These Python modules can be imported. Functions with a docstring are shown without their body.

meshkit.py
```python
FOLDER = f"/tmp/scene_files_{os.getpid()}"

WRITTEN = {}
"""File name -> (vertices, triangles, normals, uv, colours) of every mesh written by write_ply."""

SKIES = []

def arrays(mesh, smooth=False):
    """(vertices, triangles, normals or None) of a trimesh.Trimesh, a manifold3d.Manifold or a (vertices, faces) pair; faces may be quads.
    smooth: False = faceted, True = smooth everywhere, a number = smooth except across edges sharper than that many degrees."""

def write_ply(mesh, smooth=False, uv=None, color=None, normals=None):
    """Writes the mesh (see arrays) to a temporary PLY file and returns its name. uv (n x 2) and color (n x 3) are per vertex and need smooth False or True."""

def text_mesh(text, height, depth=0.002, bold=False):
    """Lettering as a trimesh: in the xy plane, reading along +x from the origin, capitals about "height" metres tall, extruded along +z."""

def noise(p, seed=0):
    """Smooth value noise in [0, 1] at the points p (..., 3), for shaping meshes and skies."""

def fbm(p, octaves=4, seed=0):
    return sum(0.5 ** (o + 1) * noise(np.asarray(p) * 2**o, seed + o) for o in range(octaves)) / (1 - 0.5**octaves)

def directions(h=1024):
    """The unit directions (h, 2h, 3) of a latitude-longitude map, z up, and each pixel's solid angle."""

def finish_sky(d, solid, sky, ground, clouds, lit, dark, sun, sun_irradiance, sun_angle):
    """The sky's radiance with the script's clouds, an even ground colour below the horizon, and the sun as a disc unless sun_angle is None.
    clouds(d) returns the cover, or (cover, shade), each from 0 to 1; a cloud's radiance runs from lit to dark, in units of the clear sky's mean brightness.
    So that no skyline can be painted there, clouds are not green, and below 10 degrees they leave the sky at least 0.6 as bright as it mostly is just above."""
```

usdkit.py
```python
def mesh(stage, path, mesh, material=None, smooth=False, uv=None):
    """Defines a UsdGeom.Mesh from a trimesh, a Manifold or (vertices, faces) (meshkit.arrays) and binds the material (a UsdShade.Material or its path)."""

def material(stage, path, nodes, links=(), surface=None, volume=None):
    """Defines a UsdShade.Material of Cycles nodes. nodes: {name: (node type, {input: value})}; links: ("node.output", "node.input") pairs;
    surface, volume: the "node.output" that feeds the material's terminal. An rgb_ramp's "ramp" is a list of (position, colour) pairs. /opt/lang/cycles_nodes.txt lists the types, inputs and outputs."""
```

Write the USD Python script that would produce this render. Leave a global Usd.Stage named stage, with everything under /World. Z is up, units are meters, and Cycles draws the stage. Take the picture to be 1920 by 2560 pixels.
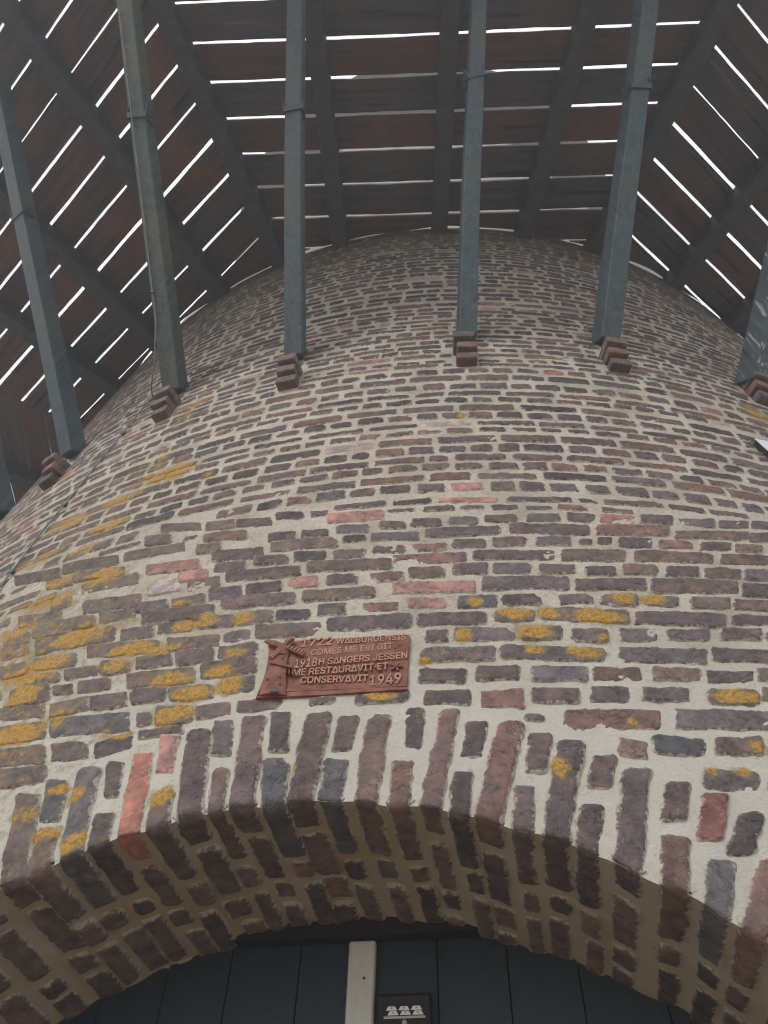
import math, random
import numpy as np
import shapely
from shapely import geometry as sg, affinity
from scipy.spatial import Delaunay
import trimesh, manifold3d
import usdkit, meshkit
from pxr import Usd, UsdGeom, UsdLux, UsdShade, Gf, Sdf, Vt

stage = Usd.Stage.CreateInMemory()
UsdGeom.SetStageUpAxis(stage, UsdGeom.Tokens.z)
UsdGeom.SetStageMetersPerUnit(stage, 1.0)
world = UsdGeom.Xform.Define(stage, '/World'); stage.SetDefaultPrim(world.GetPrim())
UsdGeom.Scope.Define(stage, '/World/Looks')
GLARE_HAZE = 0.0125
rng = np.random.default_rng(7); random.seed(7)

# ------------------------------------------------------------------ camera
CAM = np.array([0.0, -6.0092, 1.6])
RIGHT = np.array([0.996536423545165, 0.07896836734413204, 0.026060573800546213])
UP = np.array([0.044996221759832686, -0.7756066482651497, 0.6296107267147221])
FWD = np.array([-0.06993208544832231, 0.6262573944680436, 0.7764735535090335])
cam = UsdGeom.Camera.Define(stage, '/World/camera')
cam.CreateHorizontalApertureAttr(36.0); cam.CreateVerticalApertureAttr(48.0)
cam.CreateFocalLengthAttr(1838.7006 / 1920 * 36)
cam.CreateClippingRangeAttr(Gf.Vec2f(0.05, 2000))
cam.AddTransformOp().Set(Gf.Matrix4d(*RIGHT, 0, *UP, 0, *(-FWD), 0, *CAM, 1))
cam.CreateExposureAttr(1.15)

# ------------------------------------------------------------------ sky and sun (bright overcast)
SUN = np.array([-0.42, -0.62, 0.66]); SUN /= np.linalg.norm(SUN)
EL, ROT = math.asin(SUN[2]), math.atan2(SUN[0], SUN[1])
dome = UsdLux.DomeLight.Define(stage, '/World/sky')
sky_mat = usdkit.material(stage, '/World/Looks/sky_overcast', {
    'tc': ('texture_coordinate', {}),
    'sky': ('sky_texture', {'sky_type': 'single_scattering', 'sun_disc': False, 'sun_elevation': EL, 'sun_rotation': ROT, 'aerosol_density': 2.0}),
    'n': ('noise_texture', {'scale': 2.2, 'detail': 5.0, 'roughness': 0.55}),
    'r': ('rgb_ramp', {'ramp': [(0.2, (4.6, 4.8, 5.1)), (0.75, (6.4, 6.5, 6.7))]}),
    'm': ('mix_color', {'fac': 0.86, 'use_clamp': False}),
    'bg': ('background_shader', {'strength': 0.1})},
    [('tc.generated', 'n.vector'), ('n.fac', 'r.fac'), ('sky.color', 'm.a'), ('r.color', 'm.b'), ('m.result', 'bg.color')], surface='bg.background')
UsdShade.MaterialBindingAPI.Apply(dome.GetPrim()).Bind(sky_mat)
dome.GetPrim().SetCustomDataByKey('kind', 'structure')
sun = UsdLux.DistantLight.Define(stage, '/World/sun')
sun.CreateIntensityAttr(0.3); sun.CreateAngleAttr(22.0); sun.CreateNormalizeAttr(True); sun.CreateColorAttr(Gf.Vec3f(1.0, 0.97, 0.93))
zax = SUN; xax = np.cross([0, 0, 1], zax); xax /= np.linalg.norm(xax); yax = np.cross(zax, xax)
sun.AddTransformOp().Set(Gf.Matrix4d(*xax, 0, *yax, 0, *zax, 0, 0, 0, 20, 1))

# ------------------------------------------------------------------ names, things, parts
_taken = {}
def numbered(parent, name):
    n = _taken.get((parent, name), 0); _taken[(parent, name)] = n + 1
    return f'{parent}/{name}' if n == 0 else f'{parent}/{name}_{n:03d}'
def thing(name, label, cat, loc=(0, 0, 0), group=None):
    x = UsdGeom.Xform.Define(stage, numbered('/World', name)); x.AddTranslateOp().Set(Gf.Vec3d(*map(float, loc)))
    o = x.GetPrim(); o.SetCustomDataByKey('label', label); o.SetCustomDataByKey('category', cat)
    if group: o.SetCustomDataByKey('group', group)
    return o
def part(parent, name, mesh, mat, smooth=30, loc=None, label=None, kind=None, prim=None):
    """one Mesh under a thing or part. mesh is in world metres; loc: the thing's base."""
    base = parent.GetPath().pathString if parent is not None else '/World'
    v, f = mesh if isinstance(mesh, tuple) else (np.asarray(mesh.vertices), np.asarray(mesh.faces))
    if loc is not None: v = np.asarray(v) - np.asarray(loc)
    m = usdkit.mesh(stage, numbered(base, name), (v, f), mat, smooth=smooth)
    if label: m.GetPrim().SetCustomDataByKey('label', label)
    if kind: m.GetPrim().SetCustomDataByKey('kind', kind)
    if prim:
        api = UsdGeom.PrimvarsAPI(m)
        for k, a in prim.items():
            a = np.asarray(a, np.float32)
            if a.ndim == 2: api.CreatePrimvar(k, Sdf.ValueTypeNames.Color3fArray, 'vertex').Set(Vt.Vec3fArray.FromNumpy(a))
            else: api.CreatePrimvar(k, Sdf.ValueTypeNames.FloatArray, 'vertex').Set(Vt.FloatArray.FromNumpy(a))
    return m.GetPrim()
def manifold_tm(m):
    q = m.to_mesh(); return trimesh.Trimesh(q.vert_properties[:, :3], q.tri_verts, process=False)

# ------------------------------------------------------------------ materials
L = '/World/Looks/'
def weathered(name, col, var=0.35, scale=14, rough=0.75, bump=0.25, stretch=(1, 1, 1), fleck=None, fleck_at=(0.62, 0.66), fine=160, spec=0.3, stain=None, grain=False, checks=None, fscale=26.0):
    """a painted or plain surface: broad and fine tone variation, optional flecks or stains, fine relief"""
    n = {'tc': ('texture_coordinate', {}), 'mp': ('mapping', {'scale': stretch}),
         'a': ('noise_texture', {'scale': scale, 'detail': 5.0, 'roughness': 0.6}), 'b': ('noise_texture', {'scale': fine, 'detail': 3.0}),
         'ra': ('rgb_ramp', {'ramp': [(0.3, tuple(c * (1 - var) for c in col)), (0.7, tuple(c * (1 + var) for c in col))]}),
         'bu': ('bump', {'strength': bump, 'distance': 0.004}), 'p': ('principled_bsdf', {'roughness': rough, 'specular_ior_level': spec})}
    l = [('tc.object', 'mp.vector'), ('mp.vector', 'a.vector'), ('mp.vector', 'b.vector'), ('a.fac', 'ra.fac'), ('b.fac', 'bu.height'), ('bu.normal', 'p.normal')]
    last = 'ra.color'
    if grain:                                       # a 'grain' attribute laid along the board
        n['gr'] = ('attribute', {'attribute': 'grain'}); l[0] = ('gr.vector', 'mp.vector')
    if checks is not None:                          # long dark drying cracks
        n['cm'] = ('mapping', {'scale': checks}); n['cn'] = ('noise_texture', {'scale': 1.0, 'detail': 3.0}); n['cr'] = ('rgb_ramp', {'ramp': [(0.31, (0.22, 0.22, 0.22)), (0.37, (1, 1, 1)), (0.62, (1, 1, 1)), (0.70, (1.35, 1.35, 1.3))]}); n['cx'] = ('mix_color', {'blend_type': 'multiply', 'fac': 1.0, 'use_clamp': False})
        l += [(l[0][0], 'cm.vector'), ('cm.vector', 'cn.vector'), ('cn.fac', 'cr.fac'), (last, 'cx.a'), ('cr.color', 'cx.b')]; last = 'cx.result'
    if stain is not None:
        n['s'] = ('noise_texture', {'scale': 2.3, 'detail': 4.0}); n['rs'] = ('rgb_ramp', {'ramp': [(0.48, (0, 0, 0)), (0.62, (0.75, 0.75, 0.75))]})
        n['ms'] = ('mix_color', {'b': stain}); l += [('tc.object', 's.vector'), ('s.fac', 'rs.fac'), ('rs.color', 'ms.fac'), (last, 'ms.a')]; last = 'ms.result'
    if fleck is not None:
        n['f'] = ('noise_texture', {'scale': fscale, 'detail': 5.0, 'roughness': 0.65}); n['rf'] = ('rgb_ramp', {'ramp': [(fleck_at[0], (0, 0, 0)), (fleck_at[1], (1, 1, 1))]})
        n['mf'] = ('mix_color', {'b': fleck}); l += [('mp.vector', 'f.vector'), ('f.fac', 'rf.fac'), ('rf.color', 'mf.fac'), (last, 'mf.a')]; last = 'mf.result'
    l.append((last, 'p.base_color'))
    return usdkit.material(stage, L + name, n, l, surface='p.BSDF')

LICH = {'lv': ('attribute', {'attribute': 'lich'}), 'ln': ('noise_texture', {'scale': 34.0, 'detail': 7.0, 'roughness': 0.74}),
        'l1': ('math', {'math_type': 'multiply_add', 'value2': 1.7, 'value3': -0.85}), 'l2': ('math', {'math_type': 'add'}),
        'lr': ('rgb_ramp', {'ramp': [(0.40, (0, 0, 0)), (0.47, (0.45, 0.45, 0.45)), (0.62, (0.95, 0.95, 0.95))]}),
        'lc': ('noise_texture', {'scale': 130.0, 'detail': 3.0}), 'lcr': ('rgb_ramp', {'ramp': [(0.3, (0.19, 0.115, 0.035)), (0.5, (0.37, 0.20, 0.035)), (0.66, (0.42, 0.26, 0.07)), (0.78, (0.40, 0.34, 0.19))]}),
        'lm': ('mix_color', {}), 'hr': ('rgb_ramp', {'ramp': [(0.16, (0, 0, 0)), (0.44, (0.55, 0.55, 0.55))]}), 'hm': ('mix_color', {'b': (0.175, 0.15, 0.085)})}
LICHL = [('geo.position', 'ln.vector'), ('geo.position', 'lc.vector'), ('ln.fac', 'l1.value1'), ('lv.fac', 'l2.value1'), ('l1.value', 'l2.value2'),
         ('l2.value', 'lr.fac'), ('lc.fac', 'lcr.fac'), ('lr.color', 'lm.fac'), ('lcr.color', 'lm.b'), ('l2.value', 'hr.fac'), ('hr.color', 'hm.fac'), ('hm.result', 'lm.a')]
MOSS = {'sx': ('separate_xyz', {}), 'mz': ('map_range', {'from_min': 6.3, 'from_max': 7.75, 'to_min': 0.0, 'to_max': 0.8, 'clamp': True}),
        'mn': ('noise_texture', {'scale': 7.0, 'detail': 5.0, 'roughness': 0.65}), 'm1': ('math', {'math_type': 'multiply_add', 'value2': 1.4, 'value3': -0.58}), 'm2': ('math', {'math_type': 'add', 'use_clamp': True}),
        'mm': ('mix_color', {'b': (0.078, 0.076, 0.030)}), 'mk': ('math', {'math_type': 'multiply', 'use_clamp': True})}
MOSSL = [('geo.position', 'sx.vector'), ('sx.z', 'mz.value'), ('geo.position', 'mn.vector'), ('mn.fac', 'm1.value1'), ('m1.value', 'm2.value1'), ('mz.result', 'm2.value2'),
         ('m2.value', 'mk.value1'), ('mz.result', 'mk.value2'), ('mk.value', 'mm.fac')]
MORTAR_RAMP = [(0.25, (0.30, 0.268, 0.215)), (0.5, (0.415, 0.38, 0.315)), (0.75, (0.50, 0.47, 0.405))]
brick_mat = usdkit.material(stage, L + 'old_brick', {
    'geo': ('geometry', {}), 'ti': ('attribute', {'attribute': 'tint'}), 'ed': ('attribute', {'attribute': 'edge'}),
    'n1': ('noise_texture', {'scale': 22.0, 'detail': 6.0, 'roughness': 0.65}), 'r1': ('rgb_ramp', {'ramp': [(0.25, (0.42, 0.43, 0.46)), (0.5, (0.95, 0.95, 0.95)), (0.78, (1.7, 1.5, 1.42))]}),
    'mu': ('mix_color', {'blend_type': 'multiply', 'fac': 1.0, 'use_clamp': False}),
    'n4': ('noise_texture', {'scale': 9.0, 'detail': 3.0}), 'r4': ('rgb_ramp', {'ramp': [(0.52, (0, 0, 0)), (0.72, (0.4, 0.4, 0.4))]}), 'm4': ('mix_color', {'b': (0.10, 0.10, 0.115)}),
    'n2': ('noise_texture', {'scale': 150.0, 'detail': 4.0, 'roughness': 0.7}), 'r2': ('rgb_ramp', {'ramp': [(0.62, (0, 0, 0)), (0.72, (0.55, 0.55, 0.55))]}), 'm2b': ('mix_color', {'b': (0.42, 0.37, 0.34)}),
    'n3': ('noise_texture', {'scale': 70.0, 'detail': 5.0, 'roughness': 0.7}), 's1': ('math', {'math_type': 'multiply_add', 'value2': 0.034, 'value3': -0.017}), 's2': ('math', {'math_type': 'add'}),
    'r3': ('map_range', {'from_min': 0.0115, 'from_max': 0.0060, 'to_min': 0.0, 'to_max': 0.9, 'clamp': True}), 'm3': ('mix_color', {}),
    'nm': ('noise_texture', {'scale': 6.0, 'detail': 6.0}), 'rm': ('rgb_ramp', {'ramp': MORTAR_RAMP}),
    'ck': ('noise_texture', {'scale': 11.0, 'detail': 4.0, 'roughness': 0.6, 'distortion': 0.6}), 'c1': ('math', {'math_type': 'subtract', 'value2': 0.5}), 'c2': ('math', {'math_type': 'absolute'}), 'c3': ('map_range', {'from_min': 0.0, 'from_max': 0.011, 'to_min': 0.45, 'to_max': 1.0, 'clamp': True}), 'cm': ('mix_color', {'blend_type': 'multiply', 'fac': 1.0}),
    'v': ('noise_texture', {'scale': 45.0, 'detail': 7.0, 'roughness': 0.7}), 'bu': ('bump', {'strength': 0.8, 'distance': 0.008}), 'bu2': ('bump', {'strength': 0.5, 'distance': 0.003}),
    'p': ('principled_bsdf', {'roughness': 0.85, 'specular_ior_level': 0.25}), **LICH, **MOSS},
    [('geo.position', 'n1.vector'), ('geo.position', 'n2.vector'), ('geo.position', 'n3.vector'), ('geo.position', 'n4.vector'), ('geo.position', 'nm.vector'), ('geo.position', 'v.vector'),
     ('n1.fac', 'r1.fac'), ('ti.color', 'mu.a'), ('r1.color', 'mu.b'), ('n4.fac', 'r4.fac'), ('r4.color', 'm4.fac'), ('mu.result', 'm4.a'),
     ('n2.fac', 'r2.fac'), ('r2.color', 'm2b.fac'), ('m4.result', 'm2b.a'),
     ('n3.fac', 's1.value1'), ('ed.fac', 's2.value1'), ('s1.value', 's2.value2'), ('s2.value', 'r3.value'), ('r3.result', 'm3.fac'), ('nm.fac', 'rm.fac'), ('rm.color', 'm3.b'), ('geo.position', 'ck.vector'), ('ck.fac', 'c1.value1'), ('c1.value', 'c2.value1'), ('c2.value', 'c3.value'), ('m2b.result', 'cm.a'), ('c3.result', 'cm.b'), ('cm.result', 'm3.a'),
     ('m3.result', 'mm.a'), ('mm.result', 'hm.a'), ('lm.result', 'p.base_color'),
     ('v.fac', 'bu.height'), ('n2.fac', 'bu2.height'), ('bu.normal', 'bu2.normal'), ('bu2.normal', 'p.normal')] + LICHL + MOSSL, surface='p.BSDF')
mortar_mat = usdkit.material(stage, L + 'lime_mortar', {
    'geo': ('geometry', {}), 'nm': ('noise_texture', {'scale': 6.0, 'detail': 6.0}), 'rm': ('rgb_ramp', {'ramp': MORTAR_RAMP}),
    'n2': ('noise_texture', {'scale': 90.0, 'detail': 5.0, 'roughness': 0.7}), 'r2': ('rgb_ramp', {'ramp': [(0.28, (0.58, 0.56, 0.52)), (0.45, (0.92, 0.91, 0.89)), (0.65, (1.08, 1.08, 1.08))]}), 'mu': ('mix_color', {'blend_type': 'multiply', 'fac': 1.0, 'use_clamp': False}),
    'wz': ('map_range', {'from_min': 3.05, 'from_max': 2.7, 'to_min': 0.0, 'to_max': 0.6, 'clamp': True}), 'wm': ('mix_color', {'b': (0.51, 0.50, 0.44)}), 'ag': ('attribute', {'attribute': 'soffit_brown'}), 'dm': ('mix_color', {'b': (0.33, 0.25, 0.15)}),
    'v': ('noise_texture', {'scale': 120.0, 'detail': 6.0, 'roughness': 0.75}), 'bu': ('bump', {'strength': 0.9, 'distance': 0.006}),
    'p': ('principled_bsdf', {'roughness': 0.95, 'specular_ior_level': 0.15}), **LICH, **MOSS},
    [('geo.position', 'nm.vector'), ('geo.position', 'n2.vector'), ('geo.position', 'v.vector'), ('nm.fac', 'rm.fac'), ('n2.fac', 'r2.fac'), ('rm.color', 'mu.a'), ('r2.color', 'mu.b'),
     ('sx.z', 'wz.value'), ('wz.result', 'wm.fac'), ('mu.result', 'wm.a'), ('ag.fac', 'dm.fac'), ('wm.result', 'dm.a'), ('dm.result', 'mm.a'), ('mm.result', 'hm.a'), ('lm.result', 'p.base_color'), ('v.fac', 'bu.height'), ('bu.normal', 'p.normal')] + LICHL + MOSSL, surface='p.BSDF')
timber = weathered('tarred_grey_timber', (0.056, 0.076, 0.090), 0.25, 5, 0.6, 0.35, (6, 6, 0.5), stain=(0.075, 0.085, 0.055), fine=60, checks=(70, 70, 2.2))
timber_flaked = weathered('flaking_grey_timber', (0.052, 0.070, 0.080), 0.25, 5, 0.6, 0.35, (6, 6, 0.5), fleck=(0.33, 0.33, 0.30), fleck_at=(0.58, 0.62), fscale=7.0, fine=60, checks=(70, 70, 2.2))
timber_mossy = weathered('mossy_grey_timber', (0.062, 0.076, 0.066), 0.3, 5, 0.65, 0.35, (6, 6, 0.5), stain=(0.105, 0.105, 0.05), fleck=(0.33, 0.33, 0.29), fleck_at=(0.64, 0.70), fine=60, checks=(70, 70, 2.2))
joist_mat = weathered('dark_joist_timber', (0.052, 0.053, 0.055), 0.3, 4, 0.7, 0.3, (3, 3, 3))
plank_mats = [weathered(f'brown_deck_plank_{w}', c, 0.35, 1.6, 0.75, 0.4, (1, 1, 1), stain=s, fine=9, grain=True, checks=(1.2, 1.6, 1.6)) for w, c, s in
              (('dark', (0.078, 0.054, 0.050), (0.135, 0.068, 0.043)), ('red', (0.098, 0.056, 0.048), (0.16, 0.076, 0.046)), ('grey', (0.080, 0.068, 0.068), (0.11, 0.07, 0.052)))]
iron = weathered('painted_iron', (0.05, 0.06, 0.065), 0.4, 30, 0.55, 0.3)
terracotta = weathered('fired_terracotta', (0.175, 0.071, 0.050), 0.4, 26, 0.8, 0.45, fine=260)
terracotta_lit = weathered('lit_terracotta_relief', (0.33, 0.175, 0.118), 0.3, 40, 0.8, 0.4, fine=260)  # lit faces of letters and sail bars: brightness put into the colour
door_mat = weathered('dark_green_door_paint', (0.007, 0.015, 0.021), 0.3, 6, 0.5, 0.3, (4, 4, 0.6), spec=0.5)
strip_mat = weathered('off_white_strip_paint', (0.56, 0.56, 0.51), 0.08, 9, 0.55, 0.15, (3, 3, 0.6))
frame_mat = weathered('dark_door_frame_timber', (0.016, 0.013, 0.011), 0.3, 6, 0.7, 0.3)
black_plastic = weathered('black_plastic', (0.018, 0.018, 0.02), 0.1, 20, 0.45, 0.05)
lens_grey = weathered('grey_sensor_plastic', (0.4, 0.4, 0.41), 0.05, 20, 0.35, 0.02, spec=0.5)
reflector = weathered('white_lamp_reflector', (0.72, 0.72, 0.7), 0.04, 20, 0.35, 0.02, spec=0.5)
led_mat = weathered('lamp_chip', (0.35, 0.34, 0.30), 0.1, 20, 0.3, 0.02, spec=0.5)
cable_mat = weathered('grey_cable_sheath', (0.16, 0.155, 0.15), 0.3, 20, 0.6, 0.1)
sheet_mat = weathered('white_enamel_sheet', (0.62, 0.65, 0.68), 0.08, 9, 0.45, 0.05, spec=0.5)
ground_mat = weathered('brick_paving_ground', (0.32, 0.24, 0.16), 0.35, 0.8, 0.9, 0.3, fine=8)
upper_mat = weathered('pale_upper_wall', (0.20, 0.19, 0.17), 0.3, 3, 0.9, 0.3)

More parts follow.
